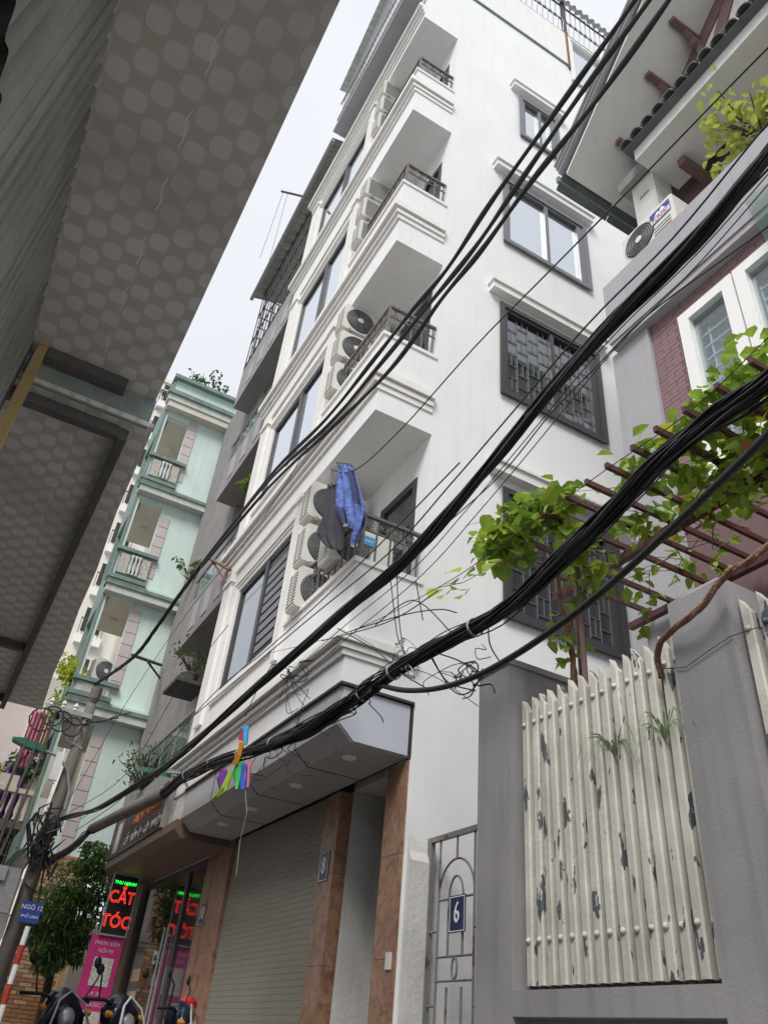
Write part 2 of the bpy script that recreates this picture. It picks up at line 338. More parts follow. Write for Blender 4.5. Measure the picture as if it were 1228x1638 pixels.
def foil_mat(name, light, dark, axx='X', zoff=0.0, gm=1.0):
    """embossed insulation foil: printed lattice of rounded cells, with crease lines"""
    m, t, b = newmat(name); n = t.nodes; l = t.links
    g = n.new('ShaderNodeNewGeometry'); s = n.new('ShaderNodeSeparateXYZ'); l.new(g.outputs['Position'], s.inputs[0])
    def mth(op, a, c=None, d=None):
        x = n.new('ShaderNodeMath'); x.operation = op
        for i, q in enumerate((a, c, d)):
            if q is None: continue
            if isinstance(q, (int, float)): x.inputs[i].default_value = q
            else: l.new(q, x.inputs[i])
        return x.outputs[0]
    U = s.outputs['X']; V = s.outputs['Y'] if axx == 'X' else s.outputs['Z']
    def cell(du, dv, pu, pv, rx, ry):
        a = mth('FRACT', mth('DIVIDE', mth('ADD', U, du), pu)); c = mth('FRACT', mth('DIVIDE', mth('ADD', V, dv), pv))
        a = mth('DIVIDE', mth('ABSOLUTE', mth('MULTIPLY', mth('SUBTRACT', a, .5), pu)), rx)
        c = mth('DIVIDE', mth('ABSOLUTE', mth('MULTIPLY', mth('SUBTRACT', c, .5), pv)), ry)
        return mth('POWER', mth('ADD', mth('POWER', a, 3.2), mth('POWER', c, 3.2)), .3125)
    d1 = cell(10+.5+.09, 10-1.66+.085, .18, .17, .046, .050)
    d2 = cell(10+.5, 10-1.66, .18, .17, .046, .050)
    d = mth('MINIMUM', d1, d2)
    mask = n.new('ShaderNodeMapRange'); mask.inputs[1].default_value = .9; mask.inputs[2].default_value = 1.02; mask.inputs[3].default_value = 1; mask.inputs[4].default_value = 0; l.new(d, mask.inputs[0])
    nf = n.new('ShaderNodeTexNoise'); nf.inputs['Scale'].default_value = 230; nf.inputs['Detail'].default_value = 3; l.new(g.outputs['Position'], nf.inputs['Vector'])
    nl = n.new('ShaderNodeTexNoise'); nl.inputs['Scale'].default_value = 1.9; nl.inputs['Detail'].default_value = 4; l.new(g.outputs['Position'], nl.inputs['Vector'])
    nm_ = n.new('ShaderNodeMapRange'); nm_.inputs[1].default_value = .35; nm_.inputs[2].default_value = .65; nm_.inputs[3].default_value = .35; nm_.inputs[4].default_value = 1; l.new(nl.outputs[0], nm_.inputs[0])
    ring = mth('MULTIPLY', mth('LESS_THAN', mth('ABSOLUTE', mth('SUBTRACT', d, 1.13)), .035), .28)
    fac = mth('ADD', ring, mth('MULTIPLY', mask.outputs[0], mth('MULTIPLY', nm_.outputs[0], mth('ADD', .55, nf.outputs[0]))))
    cl = n.new('ShaderNodeValToRGB'); cl.color_ramp.elements[0].color = (*dark, 1); cl.color_ramp.elements[1].color = (dark[0]*1.5, dark[1]*1.4, dark[2]*1.25, 1); l.new(nl.outputs[0], cl.inputs[0])
    x = n.new('ShaderNodeMixRGB'); l.new(fac, x.inputs[0]); l.new(cl.outputs[0], x.inputs[1]); x.inputs[2].default_value = (*light, 1)
    # crease lines: sheet laps along the street, wavy
    wv = mth('ADD', U, mth('MULTIPLY', mth('SINE', mth('MULTIPLY', V, 37)), .006))
    cr_ = mth('LESS_THAN', mth('ABSOLUTE', mth('SUBTRACT', mth('FRACT', mth('DIVIDE', mth('ADD', wv, 10.02), .36)), .5)), .006)
    gate = mth('MULTIPLY', cr_, mth('GREATER_THAN', mth('FRACT', mth('MULTIPLY', V, 2.94)), .45))
    x2 = n.new('ShaderNodeMixRGB'); l.new(mth('MULTIPLY', gate, .6), x2.inputs[0]); l.new(x.outputs[0], x2.inputs[1]); x2.inputs[2].default_value = (light[0]*1.4, light[1]*1.4, light[2]*1.4, 1)
    l.new(x2.outputs[0], b.inputs['Base Color']); b.inputs['Roughness'].default_value = .55
    bp = n.new('ShaderNodeBump'); bp.inputs['Strength'].default_value = .3; bp.inputs['Distance'].default_value = .004
    l.new(mth('ADD', mask.outputs[0], mth('MULTIPLY', nf.outputs[0], .5)), bp.inputs['Height']); l.new(bp.outputs[0], b.inputs['Normal'])
    return m
W['foil'] = foil_mat('embossed_foil_soffit', (.90, .90, .89), (.53, .525, .51))
W['foilg'] = foil_mat('embossed_foil_fascia', (.30, .36, .35), (.26, .33, .32), 'Z')

def text_mesh(s, size, depth, matn, parent, M4, name='lettering', outline=False, shear=0, align='CENTER', xs=1.0):
    cu = bpy.data.curves.new('t', 'FONT'); cu.body = s; cu.size = size; cu.align_x = align; cu.align_y = 'CENTER'; cu.shear = shear; cu.offset = .0
    if outline:
        cu.fill_mode = 'NONE'; cu.bevel_depth = depth; cu.bevel_resolution = 0
    else: cu.extrude = depth; cu.offset = outline or 0
    cu.resolution_u = 3
    o = bpy.data.objects.new('t', cu); COL.objects.link(o)
    dg = bpy.context.evaluated_depsgraph_get(); dg.update()
    me = bpy.data.meshes.new_from_object(o.evaluated_get(dg)); me.name = name
    bpy.data.objects.remove(o)
    me.materials.clear(); me.materials.append(matn)
    po = ORG[parent.name] if parent else (0, 0, 0)
    me.transform(Matrix.Translation(-Vector(po)) @ M4 @ Matrix.Scale(xs, 4, (1, 0, 0)))
    q = bpy.data.objects.new(name, me); COL.objects.link(q)
    if parent: q.parent = parent
    ORG[q.name] = po; return q
def frame_negx(c):   # text plane facing -X, reading direction -Y (seen from the street)
    return Matrix(((0, 0, -1, c[0]), (-1, 0, 0, c[1]), (0, 1, 0, c[2]), (0, 0, 0, 1)))
def frame_negy(c):   # facing -Y, reading +X
    return Matrix(((1, 0, 0, c[0]), (0, 0, -1, c[1]), (0, 1, 0, c[2]), (0, 0, 0, 1)))

# ================================================================ GROUND
struct(box(-60, 60, -60, 160, -.4, 0).build('ground', W['ground']))
struct(box(-.4, 2.3, -8, 19, .004, .012).build('street', W['asph']))
struct(box(.9, 3.44, 6.2, 16.8, .0, .13).build('pavement', W['ground']))
struct(box(.78, .895, 6.2, 16.8, .0, .125).build('kerb', W['concrete']))

# ================================================================ WHITE HOUSE (no. 8)
YA = 6.05; XF = 2.7; XR = 3.47; YB = 11.2
H8 = thing('white_townhouse', 'tall white townhouse with stacked balconies, black framed windows and a roller shutter below', 'house', (XR, YA, 0))
side_w = [(4.53, 6.26, 5.10, 6.77), (4.50, 6.28, 8.45, 10.2), (4.57, 6.30, 11.85, 13.55), (4.98, 5.85, 15.44, 16.81), (6.5, 8.6, 19.3, 21.3)]
mb = MB(); holed(mb, 'y', YA, YA+.22, XR, 6.42, 0, 19.9, side_w); holed(mb, 'y', YA, YA+.22, 6.42, 9.46, 0, 21.45, side_w)
mb.box(9.26, 9.46, YA+.22, YB, 0, 21.45)
mb.build('side_wall', W['white'], H8)
box(XR+.0, 6.4, YA-.025, YA+.1, 19.92, 21.5).build('parapet_panel', W['white2'], H8)
box(XR+.0, 6.4, YA-.035, YA+.0-.001, 19.86, 19.915).build('drip_trim', W['mintd'], H8)
box(6.405, 6.47, YA-.05, YA-.002, 19.75, 21.6).build('downpipe', W['rust'], H8)
flo = [(3.78, 5.08), (7.17, 8.45), (10.42, 11.85), (14.05, 15.42), (17.6, 18.1)]
corn = [(4.06, 4.27), (7.5, 7.8), (10.92, 11.25), (14.66, 15.0), (17.78, 18.1)]
# front wall bays left of the balconies
win_f = [(8.24, 10.24, 5.03, 6.67), (8.24, 10.33, 8.35, 10.02), (8.3, 10.4, 11.73, 13.52), (8.27, 10.45, 15.15, 16.98)]
mb = MB(); holed(mb, 'x', XF, XF+.2, 7.88, YB, 3.78, 18.1, win_f); mb.build('front_wall', W['white2'], H8)
m = box(XF+.2, 9.2, YB-.15, YB, 3.9, 18.1); m.box(XR+.13, 9.2, YB-.15, YB, 0, 3.899); m.build('rear_party_wall', W['white'], H8)
box(XF+.2, XR, 7.75, 7.88, 5.08, 17.6).build('balcony_side_wall', W['white2'], H8)
for z0, z1 in flo:
    mb = MB(); mb.box(XF, XF+.14, YA, 7.88, z0, z1); mb.box(XF+.14, XR, YA, YA+.14, z0, z1)
    mb.box(XF+.14, XR, YA+.14, 7.88, z0, z0+.35); mb.build('balcony_parapet', W['white'], H8)
for z0, z1 in flo[:4]:
    p = box(XF-.03, XF+.17, YA-.02, 7.87, z1+.002, z1+.06); p.box(XF+.17, XR, YA-.02, YA+.16, z1+.002, z1+.06)
    p.build('parapet_coping', W['white2'], H8)
for z0, z1 in corn:       # three-step mouldings
    h = z1-z0; m = MB()
    for k, (d, a, b) in enumerate(((.035, 0, .28), (.075, .30, .52), (.05, .53, .62), (.13, .64, 1.0))):
        m.box(XF-d, XF-.001, YA-(d*.55 if z0 < 17 else 0), YB+.02+d, z0+a*h, z0+b*h); 
        if z0 < 17: m.box(XF-.001, XR-.02, YA-d*.55, YA-.001, z0+a*h, z0+b*h)
    m.build('cornice', W['white2'], H8)
box(XF+.2, 9.2, YA+.221, YB-.151, 3.79, 3.9).build('first_floor_slab', W['white2'], H8)
box(XR+.121, XR+.899, YA+.222, 7.38, 3.285, 3.36).build('entry_ceiling', W['oldwhite'], H8)
box(XF+.002, XR-.001, YA, YA+.2, 18.101, 21.2).build('terrace_end_wall', W['white'], H8)
# interior wall behind balconies, doors
doors = [(6.31, 7.19, 5.12, 6.69), (6.3, 7.2, 8.5, 10.1), (6.3, 7.2, 11.9, 13.5), (6.3, 7.2, 15.47, 17.0)]
mb = MB(); holed(mb, 'x', XR, XR+.15, YA+.222, 7.75, 3.78, 18.1, doors); mb.build('balcony_back_wall', W['white'], H8)
for a, b, c, d in doors:
    f = MB(); holed(f, 'x', XR-.012, XR+.06, a, b, c, d, [(a+.09, b-.09, c+.06, d-.1)]); fr = f.build('door_frame', W['dark'], H8)
    box(XR+.02, XR+.035, a+.09, b-.09, c+.06, d-.1).build('pane', W['glassd'], fr)
# railings
def scroll():
    pts = []
    for k in range(22):
        t = k/21*math.pi*3.2; r = .012+.042*k/21; pts.append((r*math.cos(t), 0, r*math.sin(t)))
    return pts
scr = MB().tube(scroll(), .006, 5); scr.tube([(-.05, 0, -.06), (0, 0, -.075), (.05, 0, -.06)], .005, 4)
SCR = scr.mesh('scroll', W['rail'])
BALM = MB().box(-.009, .009, -.009, .009, 0, .55).mesh('baluster', W['rail'])
for (z0, z1) in flo[:4]:
    zb = z1+.06; x = XF+.06; y = YA+.06
    r = MB()
    for zz, t in ((zb+.035, .012), (zb+.4, .010), (zb+.585, .024)):
        r.box(x-t, x+t, y, 7.8, zz-t*.7, zz+t*.7); r.box(x, XR-.01, y-t, y+t, zz-t*.7, zz+t*.7)
    r.box(x-.016, x+.016, y-.016, y+.016, zb, zb+.6)
    ra = r.build('railing', W['rail'], H8)
    for k in range(1, 5):
        inst('baluster', BALM, ra, (x+k*.165, y, zb+.02))
    for k in range(4): inst('scroll', SCR, ra, (x+.085+k*.165, y, zb+.49))
    n = 11
    for k in range(1, n): inst('baluster', BALM, ra, (x, y+k*.155, zb+.02))
    for k in range(n): inst('scroll', SCR, ra, (x, y+.08+k*.155, zb+.49), (0, 0, math.pi/2))
# front windows + surrounds + pilasters
for i, (a, b, c, d) in enumerate(win_f):
    mid = a+(b-a)*.42
    f = MB(); holed(f, 'x', XF+.03, XF+.11, a+.001, b-.001, c+.001, d-.001, [(a+.07, mid-.035, c+.07, d-.07), (mid+.09, b-.07, c+.07, d-.07)])
    f.box(XF+.015, XF+.03, mid-.03, mid+.08, c+.01, d-.01)
    fr = f.build('window', W['dark'], H8)
    for q0, q1, q in ((a+.07, mid-.035, 0), (mid+.09, b-.07, 1)):
        if i == 0 and q == 0:
            box(XF+.06, XF+.075, q0, q1, c+.07, d-.07).build('pane', W['glassd'], fr)
        else: box(XF+.06, XF+.075, q0, q1, c+.07, d-.07).build('pane', W['glass'] if i else W['shopglass'], fr)
    if i == 0:
        sl_ = MB().box(XF+.045, XF+.058, a+.1, mid-.06, c+.1, d-.1)
        sl_.build('shutter_board', W['dark'], fr)
        bm_ = MB().box(0, .012, a+.12, mid-.08, 0, .10).mesh('slat', W['midgrey'], (0, 0, 0))
        k = c+.14
        while k < d-.25:
            inst('slat', bm_, fr, (XF+.03, 0, k)); k += .145
    s = MB()
    for g, (p, q) in ((0, (.0, .035)), (1, (.045, .07))):
        u0, u1, w0, w1 = a-.07-.05*g*1.2, b+.07+.05*g*1.2, c-.07-.05*g, d+.07+.05*g
        t = .035; dd = .02+.018*g
        s.box(XF-dd, XF-.001, u0-t, u0, w0-t, w1+t); s.box(XF-dd, XF-.001, u1, u1+t, w0-t, w1+t); s.box(XF-dd, XF-.001, u0, u1, w1, w1+t); s.box(XF-dd, XF-.001, u0, u1, w0-t, w0)
    s.build('window_surround', W['white2'], H8)
    for (y0, y1) in ((7.9, 8.1), (10.62, 10.95)):
        pz0 = c-.35; pz1 = d+.32
        p = MB(); n = 3
        for k in range(n):
            yy = y0+.02+(y1-y0-.04)*k/n; p.box(XF-.05, XF-.002, yy, yy+(y1-y0-.04)/n-.02, pz0, pz1)
        p.box(XF-.08, XF-.002, y0-.02, y1+.02, pz1+.001, pz1+.07)
        p.build('pilaster', W['white2'], H8)
    box(XF-.035, XF-.002, 8.05, 10.6, d+.46, d+.475).build('string_course', W['white2'], H8)
# side windows
LAT = None
for i, (a, b, c, d) in enumerate(side_w):
    fmat = W['dark'] if i < 2 else W['midgrey']; m0 = (a+b)/2+(.02 if i != 4 else 0)
    if i == 4: fmat = W['white2']
    f = MB(); holed(f, 'y', YA-.035, YA+.10, a-.02, b+.02, c-.02, d+.02, [(a+.09, m0-.04, c+.08, d-.08), (m0+.03, b-.16, c+.08, d-.08)])
    holed(f, 'y', YA-.06, YA-.036, a-.05, b+.05, c-.05, d+.05, [(a+.03, b-.03, c+.03, d-.03)])
    fr = f.build('window', fmat, H8)
    gm = W['glassd'] if i < 2 else W['glasss']
    for q0, q1 in ((a+.09, m0-.04), (m0+.03, b-.16)):
        box(q0, q1, YA+.03, YA+.045, c+.1, d-.1).build('pane', gm, fr)
        if i < 2:        # lattice grille seen behind the glass line
            t = .0036; dx = (q1-q0)/4; g = MB(); dz = .24; k = 0; z = c+.16
            while z < d-.2:
                for s_ in range(4):
                    x0 = q0+s_*dx; off = (.5*dz if s_ % 2 else 0)
                    g.box(x0, x0+dx, YA+.012, YA+.022, z+off, z+off+t*2)
                    if k % 2 == s_ % 2: g.box(x0+dx*.5, x0+dx*.5+t*2, YA+.010, YA+.0215, z+off+t*2, z+off+dz)
                z += dz; k += 1
            for s_ in range(5): g.box(q0+s_*dx-t, q0+s_*dx+t, YA+.008, YA+.0235, c+.12, d-.12)
            g.build('lattice_grille', W['grillem'], fr)
    if i < 4:
        l = box(a-.22, b+.18, YA-.13, YA-.001, d+.20, d+.33); l.box(a-.25, b+.21, YA-.16, YA-.001, d+.331, d+.37); l.build('window_hood', W['white2'], H8)
# terrace cage + slab on the top floor
box(2.31, 2.66, 6.0, 9.55, 18.50, 18.62).build('terrace_slab', W['greyl'], H8)
box(2.66, 9.2, YA+.23, YB-.16, 18.12, 18.4).build('roof_slab', W['greyl'], H8)
box(3.6, 3.7, YA+.3, 9.2, 18.42, 20.6).build('top_floor_glazing', W['glasss'], H8)
cg = MB(); y = 6.05
for zz in (18.75, 19.5): cg.box(2.30, 2.33, 5.9, 9.4, zz, zz+.04)
cage = cg.build('terrace_cage', W['galv'], H8)
RODM = MB().box(-.008, .008, -.008, .008, 0, 2.3).mesh('cage_rod', W['galv'])
k = 5.95
while k < 9.35: inst('cage_rod', RODM, cage, (2.34, k, 18.62), (0, 0, 0), (1, 1, (1.5+(9.4-k)*.55)/2.3)); k += .11
def corr(mb, ax, u0, u1, pitch, amp, fn):
    n = int((u1-u0)/pitch*4)
    def f(i, j):
        u = u0+(u1-u0)*i; return fn(u, amp*math.sin(2*math.pi*u/pitch), j)
    mb.grid(f, n, 1); return mb
corr(MB(), 'y', 5.7, 9.4, .16, .02, lambda u, a, j: (2.2+.3*j, u, 20.1+(9.4-u)*.55+.1*j+a)).build('corrugated_roof', W['mintl'], H8)
cg = MB()
for zz in (21.56, 22.3, 23.1): cg.box(4.3, 9.4, YA-.0, YA+.03, zz, zz+.05)
for xx in (6.45, 9.3): cg.box(xx-.05, xx+.05, YA-.01, YA+.06, 21.5, 23.4)
cage = cg.build('roof_cage', W['steel'], H8)
RODM2 = MB().tube([(0, 0, 0), (.0, -.05, .5), (.0, .03, 1.0), (.0, 0, 1.7)], .014, 5).mesh('cage_rod', W['midgrey'])
k = 4.3
while k < 9.4: inst('cage_rod', RODM2, cage, (k, YA+.01, 21.56)); k += .16
corr(MB(), 'x', 4.2, 9.6, .2, .03, lambda u, a, j: (u, YA-.12+.25*j+a, 23.25+.5*j)).build('cage_roof', W['tin'], H8)
# canopy
cn = MB(); cn.prism([(2.72, 3.775), (2.72, 3.42), (2.88, 3.285), (3.455, 3.285), (3.455, 3.775)], 'y', YA+.03, 10.7)
can = cn.build('canopy', W['canopy'], H8)
MB().prism([(2.735, 3.765), (2.735, 3.425), (2.89, 3.295), (3.44, 3.295), (3.44, 3.765)], 'y', YA+.01, YA+.029).build('end_panel', W['panel'], can)
e = box(2.69, 3.47, YA-.02, 10.72, 3.776, 3.80); e.box(3.456, 3.475, YA+.0, YA+.06, 3.27, 3.775); e.build('edge_trim', W['steel'], can)
for gy in (7.0, 8.3, 9.5):
    g = MB(); g.box(2.716, 2.7195, gy-.006, gy+.006, 3.42, 3.77); g.prism([(2.7165, 3.42), (2.877, 3.2815), (2.88, 3.285), (2.72, 3.4235)], 'y', gy-.006, gy+.006); g.box(2.88, 3.45, gy-.006, gy+.006, 3.2815, 3.2845); g.build('panel_joint', W['canopyd'], can)
for gy in (6.45, 7.65, 8.9, 9.9):
    MB().lathe([(.0, 3.272), (.062, 3.272), (.07, 3.284), (.0, 3.2845)], (3.05, gy, 0), 20).build('downlight', W['whitep'], can)
# ground floor
m = MB(); m.box(XR-.02, XR+.12, 10.55, 11.19, 0, 3.28); m.build('marble_column', W['marble'], H8)
for y0, y1 in ((7.38, 7.73), (6.06, 6.42)):
    z = .14
    while z < 3.2:
        box(XR-.02, XR+.12, y0, y1, z, min(z+.78, 3.28)-.004).build('marble_slab', W['marble'], H8); z += .78
mb = MB(); mb.box(XR+.12, XR+.9, 7.38, 7.6, 0, 3.28); mb.box(XR+.9, XR+1.0, YA+.22, 7.7, 0, 3.28); mb.build('entry_wall', W['oldwhite'], H8)
mb = MB(); mb.box(XR+.45, XR+.88, 6.5, 7.3, 2.9, 3.0); mb.box(XR+.45, XR+.5, 6.5, 7.3, 2.6, 3.0); mb.build('vent_frame', W['dark'], H8)
ss = MB().box(-.005, 0, 7.735, 10.545, 0, .0555).mesh('shutter_slat', W['shutter'])
sh = box(XR+.03, XR+.06, 7.732, 10.548, .14, 3.28).build('roller_shutter', W['shutter'], H8)
k = .16
while k < 3.22: inst('slat', ss, sh, (XR+.03, 0, k)); k += .058
box(XR-.035, XR-.021, 6.1, 6.18, 1.62, 1.74).build('doorbell', W['acw'], H8)
# number plates
def plate(name, txt, lab, c, w_, h_, fx, cat='number plate', bend=0):
    t = thing(name, lab, cat, c)
    if fx == 'x':
        box(c[0]-.006, c[0], c[1]-w_/2, c[1]+w_/2, c[2]-h_/2, c[2]+h_/2).build('plate', W['blue'], t)
        b_ = MB(); holed(b_, 'x', c[0]-.008, c[0]-.0062, c[1]-w_/2+.008, c[1]+w_/2-.008, c[2]-h_/2+.008, c[2]+h_/2-.008, [(c[1]-w_/2+.014, c[1]+w_/2-.014, c[2]-h_/2+.014, c[2]+h_/2-.014)]); b_.build('border_line', W['whitep'], t)
        text_mesh(txt, h_*.8, .003, W['whitep'], t, frame_negx((c[0]-.0105, c[1], c[2])), xs=.75)
    return t
plate('number_plate', '8', 'blue enamel house number 8 on the brown marble beside the shutter', (XR-.022, 7.58, 2.56), .2, .28, 'x')
plate('number_plate', '10', 'blue enamel house number 10 on the brown column of the hair salon', (XR-.022, 11.3, 2.45), .2, .28, 'x')

# ================================================================ AIR CONDITIONERS
def ac_unit(label, loc, grid=False, w_=.78, h_=.54, d_=.27):
    t = thing('air_conditioner', label, 'air conditioner', (0, 0, 0), 'outdoor air conditioner units'); ORG[t.name] = (0, 0, 0)
    b = MB(); c = .03
    b.prism([(-w_/2, c), (-w_/2+c*.5, c*.3+0), (w_/2-c*.5, c*.3), (w_/2, c), (w_/2, h_-c), (w_/2-c, h_), (-w_/2+c, h_), (-w_/2, h_-c)], 'y', -d_/2, d_/2)
    b.build('casing', W['acw'], t)
    if not grid:
        r = .215; cx = -w_/2+.27
        MB().lathe([(r+.015, -d_/2-.012), (r+.018, -d_/2-.001), (0, -d_/2-.002)], (cx, 0, h_/2), 28, 'y').build('fan_recess', W['acd'], t)
        g = MB()
        for k in range(1, 9): g.tube([(cx+r*k/8*math.cos(a*math.pi/14), -d_/2-.02, h_/2+r*k/8*math.sin(a*math.pi/14)) for a in range(28)], .0042, 4, True)
        for a in range(8): g.box(-.001, .001, 0, 0, 0, 0) if 0 else g.tube([(cx, -d_/2-.018, h_/2), (cx+r*math.cos(a*math.pi/4+.2), -d_/2-.018, h_/2+r*math.sin(a*math.pi/4+.2))], .003, 4)
        g.build('fan_grille', W['acm'], t)
        MB().lathe([(.0, -d_/2-.028), (.048, -d_/2-.026), (.05, -d_/2-.014)], (cx, 0, h_/2), 16, 'y').build('fan_hub', W['acw'], t)
    else:
        g = MB(); nx = 24; nz = 16
        for k in range(nx+1): x = -w_/2+.05+(w_-.1)*k/nx; g.box(x-.004, x+.004, -d_/2-.010, -d_/2-.001, .05, h_-.05)
        for k in range(nz+1): z = .05+(h_-.1)*k/nz; g.box(-w_/2+.05, w_/2-.05, -d_/2-.014, -d_/2-.0105, z-.004, z+.004)
        g.build('perforated_grille', W['acm'], t)
    s = MB(); s.box(-w_/2-.004, -w_/2-.0005, -d_/2+.04, d_/2-.02, .06, h_-.05); s.build('coil_recess', W['acd'], t)
    s = MB()
    for k in range(11): z = .07+(h_-.14)*k/10; s.box(-w_/2-.012, -w_/2-.005, -d_/2+.03, d_/2-.01, z-.008, z+.008)
    s.box(-w_/2-.014, -w_/2-.005, .0, .012, .06, h_-.05)
    s.build('side_grille', W['acw'], t)
    for q in (-w_/2+.1, w_/2-.14): box(q, q+.04, -d_/2-.02, d_/2+.02, -.04, .012).build('foot', W['acm'], t)
    f = MB(); f.box(w_/2, w_/2+.03, -.02, .09, .08, .3); f.tube([(w_/2+.02, .03, .12), (w_/2+.07, .04, .1), (w_/2+.08, .09, .2), (w_/2+.03, .12, .3)], .012, 6); f.build('pipe_cover', W['acw'], t)
    t.location = loc; return t
a0 = ac_unit('white outdoor unit with dark round fan, lowest on the second floor balcony', (2.98, 7.5, 5.12))
pl = ['middle', 'top']
for k, z in enumerate((5.74, 6.38)):
    dup(a0, (2.98-.02*k, 7.52, z), 0, ['white outdoor unit behind the hanging charcoal trousers on the lowest balcony', 'white outdoor unit under the lowest balcony ceiling'][k])
dup(a0, (3.02, 6.8, 5.42), 0, 'white outdoor unit with a cyan sticker just behind the lowest railing')
for k, z in enumerate((8.60, 9.27, 9.88)):
    dup(a0, (3.0, 7.55, z), 0, ['white unit with round fan lowest of the stack on the third floor balcony', 'white outdoor unit with round fan between two others on the third floor balcony', 'white outdoor unit with round fan under the soffit of the third floor balcony'][k])
g0 = ac_unit('white outdoor unit with mesh front, lowest of the stack on the fourth floor balcony', (3.0, 7.55, 12.05), True)
for k, z in enumerate((12.72, 13.36)):
    dup(g0, (3.0, 7.55, z), 0, ['white mesh fronted unit in the middle of the stack on the fourth floor balcony', 'white mesh fronted unit highest of the stack on the fourth floor balcony'][k])
for k, z in enumerate((15.62, 16.28, 16.92)):
    dup(g0, (3.0, 7.55, z), 0, ['white mesh fronted unit lowest of the stack on the topmost balcony', 'white mesh fronted unit in the middle of the stack on the topmost balcony', 'white mesh fronted unit right under the ceiling of the topmost balcony'][k])
st = thing('sticker', 'cyan brand sticker on the air conditioner behind the lowest railing', 'sticker', (3.38, 6.8, 5.6))
box(2.98, 3.16, 6.640, 6.648, 5.74, 5.86).build('sticker_sheet', W['k_sky'], st)
text_mesh('Casper', .05, .0006, W['whitep'], st, frame_negy((3.07, 6.638, 5.80)))

# ================================================================ GREY HOUSE (no. 10)
XG = 3.12; XO = 2.72
H10 = thing('grey_townhouse', 'dark grey townhouse with slab balconies and a caged roof beyond the white house', 'house', (XG, 11.25, 0))
lv = [(6.99, 7.95), (10.56, 11.45), (14.0, 15.3)]
op = [(11.26, 13.7, 4.2, 6.95), (11.26, 13.7, 7.3, 10.5), (11.26, 13.7, 11.0, 13.95)]
mb = MB(); holed(mb, 'x', XG, XG+.2, 11.22, 17.15, 3.4, 15.3, op); mb.box(XG+.2, 8, 16.95, 17.15, 0, 15.3); mb.build('front_wall', W['gtex'], H10)
for i, (z0, z1) in enumerate(lv):
    mb = MB()
    ye = 14.75 if i == 2 else 13.85
    mb.box(XO, XO+.12, 11.24, ye, z0, z1); mb.box(XO+.12, XG-.001, ye-.12, ye, z0, z1); mb.box(XO+.12, XG-.001, 11.24, ye-.121, z0, z0+.14)
    mb.build('balcony_slab', W['grey'], H10)
pan = MB().box(-.012, 0, 0, .32, 0, .55).mesh('parapet_inset', W['greyl'])
for i, (z0, z1) in enumerate(lv):
    k = 11.5
    while k < (14.2 if i == 2 else 13.5): inst('parapet_inset', pan, H10, (XO-.001, k, z0+.2)); k += .72
for z in (12.05, 8.5, 5.15):   # glass rails
    ye = 13.8 if z > 6 else 14.7
    r = MB().tube([(XO+.04, 11.25, z), (XO+.04, ye, z)], .028, 8); 
    for k in range(5): y_ = 11.5+(ye-11.6)*k/4; r.box(XO+.03, XO+.05, y_-.015, y_+.015, z-.9, z)
    ra = r.build('handrail', W['galv'] if z < 6 else W['grey'], H10)
    box(XO+.035, XO+.043, 11.26, ye-.02, z-.72, z-.05).build('glass_panel', clear_glass('rail_glass_%d' % z), ra)
mb = MB().box(XO, XG-.001, 11.24, 14.85, 3.8, 4.4); mb.build('first_floor_slab', W['grey'], H10)
for a, b, c, d in op:
    f = MB(); holed(f, 'x', XG+.9, XG+.97, a, b, c, d, [(a+.08, (a+b)/2-.04, c+.1, d-.3), ((a+b)/2+.04, b-.08, c+.1, d-.3)])
    fr = f.build('balcony_window', W['creamp'], H10); box(XG+.93, XG+.945, a+.05, b-.05, c+.1, d-.3).build('pane', W['glassd'], fr)
    mb = MB(); mb.box(XG+.2, 4.1, b+.0, b+.12, c, d); mb.build('reveal_wall', W['gtex'], H10)
# roof cage
cg = MB()
for zz in (15.45, 16.4, 17.4, 18.4): cg.box(XO-.0, XO+.03, 11.3, 14.8, zz, zz+.03)
for k in range(12): cg.box(XO+.002, XO+.026, 11.35+k*.31, 11.37+k*.31, 15.3, 19.2)
for k in range(9): cg.box(XO+.05, XO+2, 14.74, 14.77, 15.45+k*.4, 15.47+k*.4)
for k in range(8): cg.box(XO+.1+k*.25, XO+.12+k*.25, 14.75, 14.78, 15.3, 18.6)
cage = cg.build('roof_cage', W['steel'], H10)
corr(MB(), 'y', 9.9, 14.95, .15, .02, lambda u, a, j: (2.42+2.6*j, u+.0, 18.9+.9*j+a+(u-9.9)*-.12)).build('roof_sheet', W['tin'], cage)
MB().tube([(2.45, 9.9, 18.82), (2.45, 14.95, 18.2)], .05, 8).build('gutter', W['grey'], cage)
t = thing('rooftop_antenna', 'thin rooftop pulley mast with hanging strings above the caged grey roof', 'mast', (2.5, 12.8, 18.6))
MB().tube([(2.55, 11.6, 18.8), (1.95, 12.0, 19.1)], .03, 6).build('arm', W['steel'], t)
MB().tube([(2.0, 12.0, 19.08), (2.1, 13.3, 17.9)], .006, 4).tube([(2.1, 11.9, 19.05), (2.3, 13.0, 17.6)], .006, 4).build('string', W['cablew'], t)

